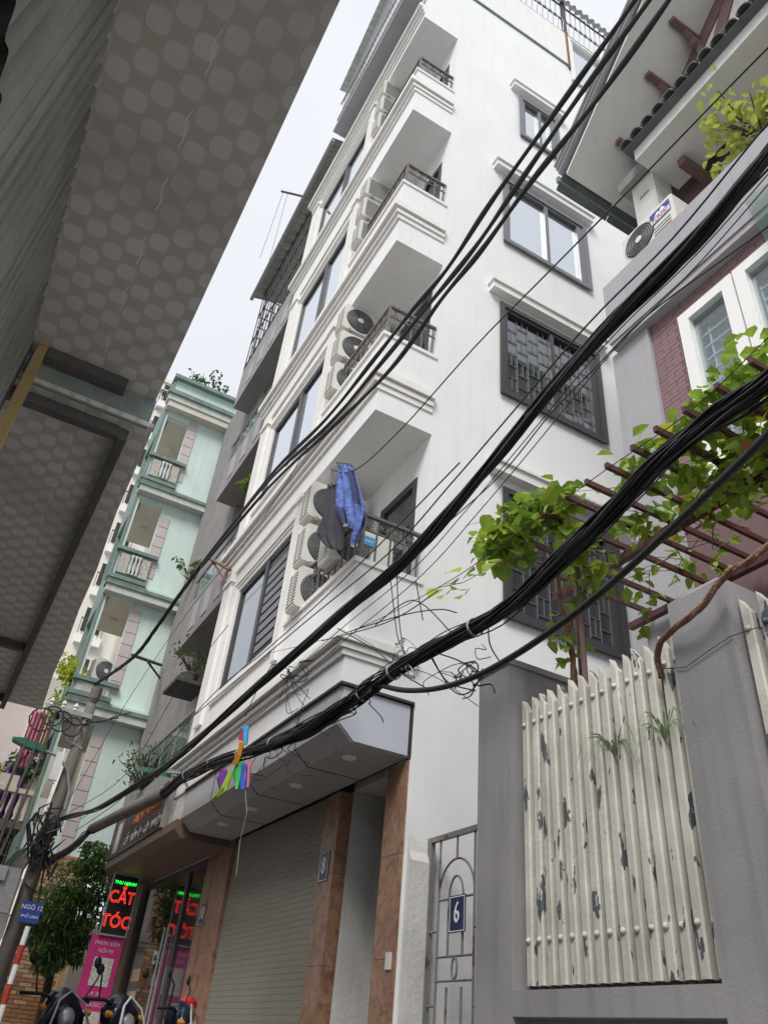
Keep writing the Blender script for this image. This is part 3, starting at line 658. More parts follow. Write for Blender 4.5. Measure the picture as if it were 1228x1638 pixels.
# ================================================================ PLANTS helpers
def leaf_mesh(name, m, L_=.1, w_=.045, heart=False):
    pts = []; mb = MB(); n = 5
    for i in range(n+1):
        t = i/n; ww = w_*math.sin(math.pi*min(1, t**.75*.98+.02))*(1.15 if heart else 1)
        z = -.18*L_*t*t
        pts.append((ww, t*L_, z))
    k = 0
    for i in range(n+1):
        x, y, z = pts[i]; mb.v += [(-x, y, z+.25*x), (0, y, z), (x, y, z+.25*x)]
    for i in range(n):
        a = i*3; mb.f += [(a, a+1, a+4, a+3), (a+1, a+2, a+5, a+4)]
    return mb.mesh(name, m, smooth=True)
def rnd(a, b): return random.uniform(a, b)
def leaf_cloud(pts_n, sampler, L_, w_, droop=.4):
    """one mesh made of many bent leaves"""
    mb = MB()
    for _ in range(pts_n):
        c = Vector(sampler()); R = Matrix.Rotation(rnd(0, 6.28), 3, 'Z') @ Matrix.Rotation(rnd(-droop-.6, .5), 3, 'X') @ Matrix.Rotation(rnd(-.6, .6), 3, 'Y')
        s = rnd(.6, 1.25); k = len(mb.v)
        for x, y, z in ((0, 0, 0), (-w_*.8, L_*.35, .01), (-w_*.5, L_*.8, -.01), (0, L_, -.03), (w_*.5, L_*.8, -.01), (w_*.8, L_*.35, .01), (0, L_*.5, -.012)):
            mb.v.append(tuple(c+R @ Vector((x*s, y*s, z*s))))
        mb.f += [(k, k+1, k+6), (k+1, k+2, k+6), (k+2, k+3, k+6), (k+3, k+4, k+6), (k+4, k+5, k+6), (k+5, k, k+6)]
    return mb
def shrub(name, label, cat, c, rad, n, L_, w_, m, twigs=8, hz=1.0, pot=None, group=None):
    t = thing(name, label, cat, c, group); c = Vector(c)
    tw = MB(); tips = []
    for i in range(twigs):
        a = rnd(0, 6.28); e = c+Vector((math.cos(a)*rad*rnd(.3, 1), math.sin(a)*rad*rnd(.3, 1), rad*hz*rnd(.3, 1.6)))
        mid = (c+e)/2+Vector((rnd(-.1, .1), rnd(-.1, .1), rnd(0, .15)))*rad
        tw.tube([c, mid, e], [rad*.03, rad*.02, rad*.008], 5); tips += [mid, e, (mid+e)/2]
    tw.build('stem', W['twig'], t)
    def smp():
        p = random.choice(tips); return p+Vector((rnd(-1, 1), rnd(-1, 1), rnd(-1, 1)))*rad*.28
    leaf_cloud(n, smp, L_, w_).build('foliage', m, t, kind='stuff')
    if pot: MB().lathe([(pot*.7, c.z-pot*1.3), (pot, c.z), (pot*1.05, c.z), (pot*1.05, c.z+.03), (pot*.8, c.z+.02)], (c.x, c.y, 0), 14).build('pot', W['clay'], t)
    return t
shrub('potted_plant', 'leafy green plant hanging over the grey balcony edge', 'plant', (2.9, 12.2, 9.95), .22, 90, .09, .04, W['leaf'])
shrub('potted_plant', 'sparse twiggy plant on a bracket shelf below the grey balcony', 'plant', (2.75, 12.3, 6.0), .4, 130, .07, .02, W['leafd'], 16, 1.0, .13)
shrub('climbing_plant', 'thin creeper spilling over the lowest grey balcony rail', 'plant', (2.7, 13.6, 4.4), .6, 260, .08, .02, W['leafd'], 26, .9)
mb = MB().box(2.45, 2.95, 11.9, 12.7, 5.72, 5.78); mb.box(2.5, 2.53, 11.9, 12.7, 5.78, 5.86); tag(mb.build('plant_shelf', W['steel']), 'dark metal bracket shelf holding the twiggy pot plant', 'shelf')
def bare_plant(label, c, h, spread, n, lm, group=None):
    t = thing('sparse_plant', label, 'plant', c, group); c = Vector(c); tw = MB(); pts = []
    for i in range(n):
        e = c+Vector((rnd(-spread, spread), rnd(-spread*.5, spread*.5), h*rnd(.5, 1)))
        m1 = c.lerp(e, .5)+Vector((rnd(-.1, .1), 0, rnd(-.1, .1))); tw.tube([c, m1, e], [.012, .008, .004], 4); pts += [m1, e, m1.lerp(e, .5), m1.lerp(e, .75)]
    tw.build('stem', W['twig'], t)
    leaf_cloud(n*9, lambda: random.choice(pts)+Vector((rnd(-.1, .1),)*3), .11, .045).build('foliage', lm, t, kind='stuff')
bare_plant('bare rooftop twigs with few leaves on the right of the mint roof', (2.9, 17.6, 16.4), 1.1, .6, 10, W['leafd'])
bare_plant('bare rooftop twigs with few leaves at the middle of the mint roof', (2.1, 17.6, 16.4), 1.0, .5, 10, W['leafd'])
bare_plant('dangling twigs with dark leaves growing from the grey wall corner', (3.0, 16.0, 9.7), .5, .9, 10, W['leafd'])

# ================================================================ HAIR SALON GROUND FLOOR
SAL = thing('hair_salon_front', 'dark glass hair salon front with brown frames under a sign canopy', 'shop', (XR, 11.3, 0))
mb = MB(); mb.box(XR-.02, XR+.12, 11.21, 11.52, 0, 3.2); mb.build('marble_column', W['marble'], SAL)
gl = MB(); holed(gl, 'x', XR, XR+.1, 11.53, 14.9, .0, 3.2, [(11.62, 12.4, .15, 3.1), (12.5, 14.8, .15, 3.1)]); gf = gl.build('door_frame', W['dark'], SAL)
box(XR+.03, XR+.045, 11.62, 12.4, .15, 3.1).build('pane', W['glassd'], gf); box(XR+.02, XR+.035, 12.5, 14.8, .15, 3.1).build('pane', W['shopglass'], gf)
for yy in (12.75, 12.95): MB().tube([(XR-.04, yy, .9), (XR-.04, yy, 2.4)], .018, 8).build('door_handle', W['galv'], SAL)
for yy in (14.92, 15.35): box(XR-.05, XR+.1, yy, yy+.36, 0, 3.4).build('column', W['brownf'], SAL)
# price boards stuck inside the glass
for k in range(5): box(XR+.012, XR+.018, 14.05, 14.55, .55+k*.3, .72+k*.3).build('price_strip', W['brickp'], SAL)
fb = MB(); fb.prism([(2.68, 3.42), (2.68, 3.3), (2.78, 3.2), (XR-.02, 3.2), (XR-.02, 3.42)], 'y', 10.74, 14.85); fb.build('canopy', W['brownf'], SAL)
SG = thing('shop_sign', 'dark salon sign board with orange and pale lettering above the canopy', 'sign', (2.72, 13, 3.43))
box(2.66, 2.74, 11.45, 14.8, 3.425, 4.1).build('board', W['brown'], SG)
text_mesh('SALON THU HẠNH', .2, .003, W['orange'], SG, frame_negx((2.655, 12.55, 3.83)), xs=.9)
text_mesh('CẮT · UỐN · ÉP · GỘI · NHUỘM', .17, .003, W['wletter'], SG, frame_negx((2.655, 12.6, 3.56)), xs=.9)
pp = box(2.652, 2.659, 14.0, 14.5, 3.46, 4.05); pp.build('portrait_panel', W['brownf'], SG)
box(2.645, 2.651, 14.12, 14.36, 3.48, 3.95).build('portrait_figure', W['quoin'], SG)
box(2.64, 2.76, 11.38, 11.45, 3.42, 4.12).build('end_strip', W['wletter'], SG)
box(2.72, 3.1, 10.74, 11.36, 3.425, 3.775).build('return_panel', W['oldwhite'], SAL)
LED = thing('led_sign', 'black box with lit green and red LED lettering under the salon canopy', 'sign', (2.95, 14.2, 2.3))
box(2.745, 3.165, 14.2, 14.28, 2.31, 3.19).build('box', W['ledbox'], LED)
f = MB(); holed(f, 'y', 14.185, 14.199, 2.735, 3.175, 2.30, 3.2, [(2.757, 3.153, 2.322, 3.178)]); f.build('rim', W['galv'], LED)
text_mesh('THU HẠNH', .068, .003, W['ledg'], LED, frame_negy((2.955, 14.19, 3.065)), shear=.1)
text_mesh('CẮT', .25, .0028, W['ledr'], LED, frame_negy((2.955, 14.19, 2.85)), outline=True, xs=.82)
text_mesh('TÓC', .25, .0028, W['ledr'], LED, frame_negy((2.955, 14.19, 2.50)), outline=True, xs=.88)
PO = thing('poster_stand', 'magenta salon poster with a pale photo below the LED sign', 'poster', (2.9, 14.3, .14))
box(2.66, 3.16, 14.22, 14.26, .3, 2.3).build('poster_sheet', W['pink'], PO)
box(2.78, 3.08, 14.212, 14.219, 1.62, 2.0).build('photo_print', W['bal'], PO)
box(2.78, 3.08, 14.212, 14.219, .95, 1.3).build('photo_print', W['bal'], PO)
for k, (s_, z) in enumerate((('PHUN XĂM', 2.19), ('NỐI MI', 2.09), ('MI 3D', 1.52), ('CLASSIC', 1.38))):
    text_mesh(s_, .075, .001, W['quoin'], PO, frame_negy((2.92, 14.215, z)))
# conduit pipe holding cables
tag(MB().tube([PX(262, 1268, 2.3), PX(205, 1297, 2.3), PX(148, 1326, 2.3)], .085, 12).build('cable_conduit', W['concrete'], smooth=True), 'thick grey conduit pipe carrying cables past the salon sign', 'pipe')

# ================================================================ MINT HOUSE
YM = 17.3
HM = thing('mint_townhouse', 'pale mint green townhouse with open side balconies and pink quoins', 'house', (2.4, YM, 3.8))
opn = [(1.52, 2.13, 4.3, 6.4), (1.52, 2.13, 7.25, 9.45), (1.52, 2.13, 10.6, 12.2), (1.52, 2.13, 13.55, 15.05)]
mb = MB(); holed(mb, 'y', YM, YM+.2, 1.46, 4.2, 3.8, 16.4, opn); mb.build('side_wall', W['mint'], HM)
mb = MB(); mb.box(1.46, 1.6, YM+.2, YM+2.2, 3.8, 4.3)
for z0, z1 in ((6.4, 7.25), (9.45, 10.6), (12.2, 13.55), (15.05, 16.4)): mb.box(1.46, 1.6, YM+.2, YM+2.2, z0, z1)
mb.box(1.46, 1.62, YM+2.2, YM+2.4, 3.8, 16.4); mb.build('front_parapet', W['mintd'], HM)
mb = MB(); mb.box(2.45, 2.6, YM+.2, YM+4, 3.8, 16); 
mb.build('inner_wall', W['creamp'], HM)
for z in (6.42, 9.46, 12.22, 15.06): box(1.601, 2.44, YM+.201, YM+2.3, z, z+.12).build('balcony_ceiling', W['soffit'], HM)
for z in (9.46, 12.22, 15.06): MB().lathe([(0, z-.05), (.1, z-.04), (.12, z-.002)], (1.95, YM+1.4, 0), 14).build('ceiling_lamp', W['soffit'], HM)
q = MB().box(2.135, 2.385, YM-.02, YM-.001, 0, .275).mesh('quoin', W['quoin'])
z = 3.86
while z < 15.0:
    if not any(z0-.3 < z < z1+.08 for z0, z1 in ((6.45, 6.9), (9.45, 9.85), (12.2, 12.75))): inst('quoin', q, HM, (0, 0, z))
    z += .298
for z in (6.93, 9.8, 12.72):     # projecting cornices
    m = MB(); m.box(1.40, 3.12, YM-.26, YM-.001, z-.42, z-.25); m.build('cornice_band', W['mintl'], HM)
    m = MB(); m.box(1.36, 3.12, YM-.30, YM-.001, z-.249, z-.16); m.box(1.34, 2.25, YM-.34, YM-.001, z-.1, z+.0); m.build('cornice_moulding', W['mintd'], HM)
    box(1.38, 3.11, YM-.28, YM-.001, z-.159, z-.101).build('cornice_fillet', W['mint'], HM)
for z in (7.25, 10.6, 13.55):
    box(1.38, 2.36, YM-.12, YM+.03, z-.0, z+.09).build('balustrade_rail', W['mintd'], HM)
m = MB(); m.box(1.34, 3.2, YM-.3, YM-.001, 15.42, 15.62); m.build('cornice_band', W['mintl'], HM)
m = MB(); m.box(1.30, 3.2, YM-.36, YM-.001, 15.621, 15.75); m.box(1.36, 3.2, YM-.2, YM-.001, 15.78, 15.9); m.box(1.36, 3.3, YM-.15, YM+.25, 16.4, 16.52); m.build('cornice_moulding', W['mintd'], HM)
box(1.4, 3.2, YM-.26, YM-.001, 15.22, 15.419).build('cornice_soffit', W['soffit'], HM)
# balusters in the two upper balustrades and pebbled panels
BV = MB().lathe([(.05, 0), (.05, .03), (.03, .06), (.062, .2), (.03, .42), (.05, .48), (.05, .52)], n=10).mesh('baluster', W['mintl'], smooth=True)
for z in (9.98, 12.93):
    r_ = box(1.5, 2.25, YM-.06, YM-.001, z, z+.56).build('balustrade', W['mintd'], HM)
    box(1.52, 1.74, YM-.08, YM-.061, z+.02, z+.54).build('pebbled_panel', W['bal'], r_); box(2.02, 2.24, YM-.08, YM-.061, z+.02, z+.54).build('pebbled_panel', W['bal'], r_)
    for k in range(3): inst('baluster', BV, r_, (1.8+k*.09, YM-.09, z+.02), (0, 0, 0), (.8, .8, 1))
r_ = box(1.5, 2.2, YM-.05, YM-.001, 6.95, 7.24).build('balustrade', W['mintl'], HM); box(1.6, 2.1, YM-.07, YM-.051, 6.98, 7.2).build('pebbled_panel', W['bal'], r_)
box(1.44, 2.14, YM-.03, YM-.001, 6.45, 6.94).build('panel', W['mint'], HM)
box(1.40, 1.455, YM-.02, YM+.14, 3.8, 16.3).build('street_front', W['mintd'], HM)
dup(a0, (2.1, YM+.35, 7.4), math.radians(15), 'white outdoor unit on the mint house balcony above the panelled parapet')
shrub('balcony_plant', 'bright green shrub trailing over the mint balcony corner', 'plant', (1.42, 17.9, 7.3), .45, 380, .12, .05, W['leafy'], 14, .9)
shrub('balcony_plant', 'small potted plant inside the upper mint balcony opening', 'plant', (1.8, 17.5, 10.65), .14, 50, .08, .03, W['leafy'], 6, .8, .07)
shrub('balcony_plant', 'green trailing shrub at the foot of the mint balcony wall', 'plant', (1.35, 17.6, 6.4), .42, 300, .12, .04, W['leaf'], 12, .9)

# ================================================================ FAR BUILDINGS
TW = thing('cream_apartment_tower', 'tall cream apartment tower with stacked dark balconies behind the mint house', 'building', (2.6, 40, 0))
box(2.05, 6, 40, 52, 0, 36.4).build('wall', W['tower'], TW)
m = MB(); m.box(2.0, 6.1, 39.9, 52, 36.0, 36.2); m.box(1.95, 6.1, 39.85, 52, 35.2, 35.35); m.build('cornice', W['tower'], TW)
wp = MB().box(-.45, .45, -.03, .02, 0, 1.2).mesh('window', W['glasss'])
for k in range(12):
    z = 3.5+k*2.75
    if z > 35: break
    f = MB(); f.box(2.62, 3.9, 39.7, 39.999, z, z+.55); f.build('balcony', W['towerw'], TW)
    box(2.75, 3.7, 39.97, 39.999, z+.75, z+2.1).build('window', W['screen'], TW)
    r_ = MB()
    for j in range(7): r_.box(2.62+j*.2, 2.65+j*.2, 39.66, 39.69, z+.5, z+1.3)
    r_.box(2.6, 3.9, 39.65, 39.695, z+1.3, z+1.36); r_.build('railing', W['steel'], TW)
for z in (33.6, 31.0): inst('window', wp, TW, (2.45, 39.98, z))
AP = thing('white_apartment_block', 'white apartment block with blue tinted windows beyond the power pole', 'building', (1, 48, 0))
box(-6, 1.9, 48, 60, 0, 17.5).build('wall', W['towerw'], AP)
for r_ in range(5):
    for c_ in range(5):
        x = 1.0-c_*1.35; z = 3.2+r_*2.6
        f = MB(); holed(f, 'y', 47.9, 47.99, x-.5, x+.5, z, z+1.5, [(x-.44, x-.05, z+.06, z+.95), (x+.05, x+.44, z+.06, z+.95), (x-.44, x-.05, z+1.05, z+1.44), (x+.05, x+.44, z+1.05, z+1.44)])
        fr = f.build('window', W['upvc'], AP); box(x-.45, x+.45, 47.93, 47.95, z+.05, z+1.45).build('pane', W['glasss'], fr)
        box(x-.7, x+.7, 47.8, 47.99, z-.25, z-.14).build('sill', W['tower'], AP)
# balcony house at the left
BH = thing('balcony_house', 'old house with cream baluster balcony, red trim and purple curtain at the alley end', 'house', (1.2, 20, 0))
box(1.0, 1.95, 20.2, 24, 0, 8.2).build('wall', W['soffit'], BH)
box(-2.2, 1.0, 21.4, 24, 0, 8.6).build('wall', W['quoin'], BH)
m = box(-.6, 1.6, 19.2, 20.2, 4.45, 4.6); m.build('balcony_slab', W['redwood'], BH)
m = box(-.6, 1.62, 19.15, 19.3, 5.16, 5.26); m.build('handrail', W['creamp'], BH)
BV2 = MB().lathe([(.05, 0), (.05, .04), (.03, .08), (.06, .2), (.03, .44), (.05, .5), (.05, .54)], n=10).mesh('baluster', W['creamp'], smooth=True)
for k in range(13): inst('baluster', BV2, BH, (-.5+k*.165, 19.23, 4.61))
box(1.45, 1.62, 19.35, 20.2, 4.61, 5.7).build('side_screen', W['creamp'], BH)
def drape(name, x0, x1, y, z0, z1, m, par, lab=None, amp=.06):
    def f(i, j): return (x0+(x1-x0)*i, y+amp*math.sin(i*22), z0+(z1-z0)*j)
    mb = MB().grid(f, 30, 6)
    def f2(i, j): p = f(i, j); return (p[0], p[1]+.012, p[2])
    mb.grid(f2, 30, 6)
    o = mb.build(name, m, par, smooth=True)
    return o
drape('awning_curtain', .95, 1.25, 19.25, 5.7, 7.0, W['k_pink'], BH)
drape('awning_curtain', 1.26, 1.5, 19.25, 6.0, 7.0, W['brickp'], BH)
drape('curtain', .8, 1.35, 20.1, 4.7, 6.0, W['k_purple'], BH)
g = MB()
for k in range(9): g.box(.6+k*.12, .615+k*.12, 19.98, 20.0, 2.9, 4.4)
for k in range(6): g.box(.6, 1.6, 19.975, 19.98, 2.95+k*.27, 2.965+k*.27)
g.build('window_grille', W['creamp'], BH)
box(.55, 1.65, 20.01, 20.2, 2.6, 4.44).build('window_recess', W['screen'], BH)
shrub('balcony_plant', 'green balcony plants with red flowers above the cream balusters', 'plant', (1.25, 19.5, 5.5), .45, 260, .12, .05, W['leafd'], 12, .8)
shrub('balcony_plant', 'yellowish green bush at the far left end of the baluster balcony', 'plant', (.55, 19.6, 5.3), .4, 260, .12, .05, W['leaf'], 12, .8)
tag(box(.75, 1.15, 19.22, 19.45, 5.27, 5.52).build('planter_box', W['creamp']), 'cream planter box on the baluster balcony rail', 'planter')

# orange brick wall + cream gate pillar
BW = thing('orange_brick_wall', 'orange brick clad wall under the mint house behind the pole', 'wall', (2.3, 17.1, 0))
box(1.85, 2.8, 17.1, 17.5, 0, 3.79).build('backing', W['mortar'], BW)
b1 = MB().box(0, .205, -.018, 0, 0, .056); b2 = b1.mesh('brick', W['brickp']); b1 = b1.mesh('brick', W['brick'])
nb = 0; z = .75; row = 0
while z < 3.74:
    x = 1.86-(.11 if row % 2 else 0)
    while x < 2.78:
        x0 = max(x, 1.86); x1 = min(x+.205, 2.79)
        if x1-x0 > .03: inst('brick', b2 if random.random() < .3 else b1, BW, (x0, 17.099-.004*random.random(), z), (0, 0, 0), ((x1-x0)/.205, 1, 1)); nb += 1
        x += .217
    z += .066; row += 1
    if nb > 290: break
m = MB(); z = .05
while z < .72: m.box(1.86, 2.79, 17.082, 17.099, z, z+.056); z += .066
m.build('lower_bricks', W['brick'], BW, kind='stuff')
tag(box(2.36, 2.58, 17.06, 17.08, 2.2, 2.42).build('notice_sheet', W['whitep']), 'white paper notice stuck on the orange brick wall', 'notice')
t = thing('number_plate', 'small grey blue house number 1 plate on the orange brick wall', 'number plate', (2.42, 17.06, 1.95)); box(2.36, 2.52, 17.06, 17.075, 1.86, 2.05).build('plate', W['panel'], t); text_mesh('1', .14, .001, W['whitep'], t, frame_negy((2.44, 17.055, 1.955)))
GP = thing('cream_gate_pillar', 'cream gate pillar with stepped cap beside the orange brick wall', 'pillar', (3.0, 16.8, 0))
box(2.86, 3.3, 16.6, 17.0, 0, 2.42).build('shaft', W['creamp'], GP); m = box(2.8, 3.36, 16.54, 17.06, 2.421, 2.5); m.prism([(2.78, 2.501), (3.38, 2.501), (3.3, 2.66), (2.86, 2.66)], 'y', 16.52, 17.08); m.build('cap', W['creamp'], GP)
tag(box(2.801, 2.859, 16.9, 17.09, 0, 2.3).build('ochre_wall', W['yellow']), 'narrow ochre wall between brick wall and cream gate pillar', 'wall')
# tree
TR = thing('street_tree', 'bushy dark green tree between the pole and the LED sign', 'tree', (2.5, 15.8, 0))
MB().tube([(2.45, 15.9, 0), (2.5, 15.85, 1.2), (2.42, 15.8, 2.2), (2.5, 15.8, 3.0)], [.09, .08, .06, .03], 8).tube([(2.47, 15.82, 1.8), (2.2, 15.7, 2.4), (2.0, 15.6, 2.8)], [.05, .03, .02], 6).tube([(2.45, 15.8, 2.1), (2.7, 15.6, 2.7), (2.8, 15.5, 3.1)], [.05, .03, .02], 6).build('trunk', W['twig'], TR)
cl = [(2.45, 15.7, 3.15, .42), (2.75, 15.6, 3.25, .4), (2.15, 15.6, 2.75, .38), (2.5, 15.5, 2.65, .45), (2.75, 15.5, 2.8, .4), (2.35, 15.6, 2.3, .35), (1.95, 15.7, 2.45, .3), (2.6, 15.6, 2.2, .28), (2.6, 15.7, 3.6, .3), (2.3, 15.4, 2.0, .22)]
def tsm():
    a = random.choice(cl); v = Vector((rnd(-1, 1), rnd(-1, 1), rnd(-1, 1)))
    if v.length > 1: v.normalize()
    return Vector(a[:3])+v*a[3]
leaf_cloud(4200, tsm, .13, .028, .9).build('crown', W['leafd'], TR, kind='stuff')

# ================================================================ UTILITY POLE
UP = thing('utility_pole', 'concrete utility pole with crossarm, insulators and knotted cables', 'pole', (1.5, 14, 0))
MB().tube([(1.46, 14, 0), (1.50, 14, 3.5), (1.56, 14, 5.7)], [.13, .11, .085], 10).build('post', W['concrete'], UP, smooth=True)
m = MB().box(.85, 1.62, 13.9, 13.96, 5.42, 5.5); m.tube([(1.1, 13.93, 5.42), (1.36, 13.93, 4.98), (1.62, 13.93, 4.9)], .028, 6); m.build('crossarm', W['galv'], UP)
for k in range(3): MB().lathe([(.0, 5.5), (.045, 5.5), (.03, 5.53), (.05, 5.56), (.03, 5.6), (.0, 5.64)], (.92+k*.2, 13.93, 0), 10).build('insulator', W['acw'], UP)
MB().lathe([(.05, 5.72), (.09, 5.8), (.1, 6.0), (.0, 6.02)], (1.57, 14, 0), 10).build('pole_cap', W['concrete'], UP)
box(1.25, 1.38, 13.82, 13.9, 4.3, 4.75).build('meter_box', W['whitep'], UP); box(1.2, 1.34, 13.8, 13.88, 3.75, 4.0).build('junction_box', W['acw'], UP)
box(1.0, 1.3, 13.75, 13.9, 2.35, 2.95).build('meter_box', W['acm'], UP); box(.9, 1.1, 13.7, 13.82, 2.75, 2.95).build('meter_box', W['galv'], UP)
m = MB()
for k in range(34):
    a = [Vector((1.45+rnd(-.3, .35), 13.85+rnd(-.2, .1), 3.35+rnd(-.75, .65))) for _ in range(4)]
    a = [a[0], a[1].lerp(a[0], .3), a[2].lerp(a[1], .4), a[3]]
    m.tube([a[0].lerp(a[1], .5), a[1], a[1].lerp(a[2], .5), a[2], a[2].lerp(a[3], .5)], rnd(.008, .022), 5)
m.build('cable_tangle', W['cable'], UP, kind='stuff')
m = MB()
for c_ in ((1.0, 5.3), (1.15, 5.25), (1.35, 5.2), (.85, 5.2)):
    r0 = rnd(.12, .2); m.tube([(c_[0]+r0*math.cos(t/12*6.28), 13.85+.02*t/12, c_[1]+r0*math.sin(t/12*6.28)) for t in range(13)], .014, 5)
m.build('cable_coil', W['cable'], UP)
LP = thing('street_lamp', 'green street lamp head on a curved grey arm from the utility pole', 'street lamp', (1.5, 13.85, 3.6))
MB().tube([(1.64, 13.85, 3.9), (1.62, 13.85, 4.2), (1.5, 13.85, 4.5), (1.3, 13.85, 4.68), (1.05, 13.85, 4.72)], .025, 8).build('arm', W['galv'], LP)
MB().prism([(1.08, 4.68), (1.05, 4.78), (.7, 4.83), (.52, 4.80), (.54, 4.76), (.75, 4.70)], 'y', 13.76, 13.94).build('lamp_head', W['greenlamp'], LP)
LP = thing('street_lamp', 'second green lamp head hanging above the salon sign beside the grey house', 'street lamp', (2.5, 11.8, 4.4))
p0 = PX(230, 1231, 2.45); p1 = PX(268, 1236, 2.45)
MB().prism([(p0.y, p0.z+.03), (p0.y, p0.z-.03), (p1.y, p1.z-.06), (p1.y, p1.z+.03)], 'x', 2.38, 2.52).build('lamp_head', W['greenlamp'], LP)
MB().tube([(2.45, p1.y, p1.z), (2.55, p1.y-.3, p1.z-.05), (2.75, p1.y-.3, p1.z-.25)], .02, 6).build('arm', W['galv'], LP)
SS = thing('street_name_sign', 'blue street name sign with white lettering on the utility pole', 'sign', (1.6, 13.7, 2.3))
box(1.47, 1.75, 13.78, 13.8, 2.27, 2.55).build('sign_plate', W['blues'], SS)
text_mesh('NGÕ 12', .085, .001, W['whitep'], SS, frame_negy((1.61, 13.775, 2.47))); text_mesh('PHỐ LINH', .055, .001, W['whitep'], SS, frame_negy((1.61, 13.775, 2.35)))
BP = thing('striped_barrier_post', 'red and white striped post leaning on the utility pole', 'post', (1.6, 13.6, 0))
for k in range(9):
    z0 = .05+k*.24; MB().tube([(1.615, 13.62, z0), (1.62, 13.62, z0+.238)], .04, 10).build('stripe', W['redb'] if k % 2 else W['whitep'], BP)

# ================================================================ LEFT SHED (corrugated wall + foil canopy)
LS = thing('left_lean_to', 'corrugated metal building with dark foil lined canopy on the left', 'building', (-.6, 1, 0))
def cw(u, a, j): return (-.49+a, u, 0+4.02*j)
n = int((3.6+3)/.1)
def trap(u):
    f = (u/.1) % 1; return .045 if f < .3 else (.045-(f-.3)*.45 if f < .4 else (0 if f < .6 else ((f-.6)*.45 if f < .7 else .045)))
mb = MB(); mb.grid(lambda i, j: (-.515+trap(-3+6.6*i), -3+6.6*i, 4.02*j), n*10, 1); mb.build('corrugated_wall', W['tin'], LS)
box(-4, -.53, -3, 3.6, 0, 4.0).build('inner_core', W['grey'], LS)
m = MB(); 
m.v += [(-.5, -3, 4.0), (.18, -3, 4.0), (.225, 3.62, 4.0), (-.5, 3.62, 4.0), (-.5, -3, 4.03), (.18, -3, 4.03), (.225, 3.62, 4.03), (-.5, 3.62, 4.03)]
m.f += [(0, 1, 2, 3), (7, 6, 5, 4), (0, 4, 5, 1), (1, 5, 6, 2), (2, 6, 7, 3), (3, 7, 4, 0)]
m.build('canopy_soffit', W['foil'], LS)
box(-.7, .232, 3.602, 3.62, 3.79, 3.998).build('canopy_fascia', W['foilg'], LS)
box(-.385, .05, 3.52, 3.598, 3.93, 3.998).build('dark_beam', W['beam'], LS)
MB().prism([(.045, 1.20), (.075, 1.23), (.10, 1.215), (.095, 1.25), (.065, 1.255), (.055, 1.28), (.035, 1.25)], 'z', 3.994, 3.9995).build('torn_hole', W['rubber'], LS)
m = MB(); m.prism([(-.44, 3.52), (-.39, 3.52), (-.39, 3.6), (-.44, 3.6)], 'z', 0, 3.99); m.build('corner_trim', W['yellow'], LS)
aw = MB(); aw.grid(lambda i, j: (-.47+.035*j, .75+1.5*i, 2.62+.02*math.sin(i*1.5/.11*6.28)-.01*j), 96, 1); aw.grid(lambda i, j: (-.47+.035*j, .75+1.5*i, 2.632+.02*math.sin(i*1.5/.11*6.28)-.01*j), 96, 1)
aw.build('scalloped_awning_edge', W['steel'], LS)
LC = thing('second_canopy', 'lower foil lined canopy with dark steel beams further along the left side', 'canopy', (-.4, 6, 3.8))
m = MB(); ys = [3.6, 4.6, 5.4, 6.2, 7.0, 7.8, 8.92]; xs_ = [.262, .29, .345, .37, .415, .44, .515]
for k in range(len(ys)-1):
    a = len(m.v); m.v += [(-2.4, ys[k], 3.8), (xs_[k], ys[k], 3.8), (xs_[k+1], ys[k+1], 3.8), (-2.4, ys[k+1], 3.8)]; m.v += [(q[0], q[1], 3.83) for q in m.v[a:a+4]]
    m.f += [(a, a+1, a+2, a+3), (a+7, a+6, a+5, a+4), (a+1, a+5, a+6, a+2)]
    if k == 0: m.f.append((a, a+4, a+5, a+1))
    if k == len(ys)-2: m.f.append((a+2, a+6, a+7, a+3))
m.build('soffit', W['foil'], LC)
box(.105, .155, 3.7, 8.95, 3.72, 3.795).build('edge_beam', W['beam'], LC)
for y_ in (3.69, 7.2, 8.7): box(-2.3, .104, y_, y_+.06, 3.73, 3.796).build('cross_beam', W['beam'], LC)
box(-2.4, -2.3, 3.7, 9, 0, 3.8).build('back_wall', W['grey'], LC)
tag(box(.0-.12, .03, 8.75, 8.95, 3.45, 3.72).build('hanging_sign', W['steel']), 'small black hanging sign at the far end of the lower canopy', 'sign')
# opposite house: seen only as reflection in the windows
OH = thing('opposite_house', 'orange walled house with grey gable roof across the alley', 'house', (-5, 12, 0))
box(-8, -3.2, 9.5, 17.5, 0, 9.6).build('wall', W['brick'], OH)
MB().prism([(9.2, 9.61), (17.8, 9.61), (13.5, 12.2)], 'x', -8.2, -3.0).build('roof', W['grey'], OH)
box(-3.19, -3.1, 9.4, 17.6, 9.3, 9.6).build('white_eave_board', W['upvc'], OH)

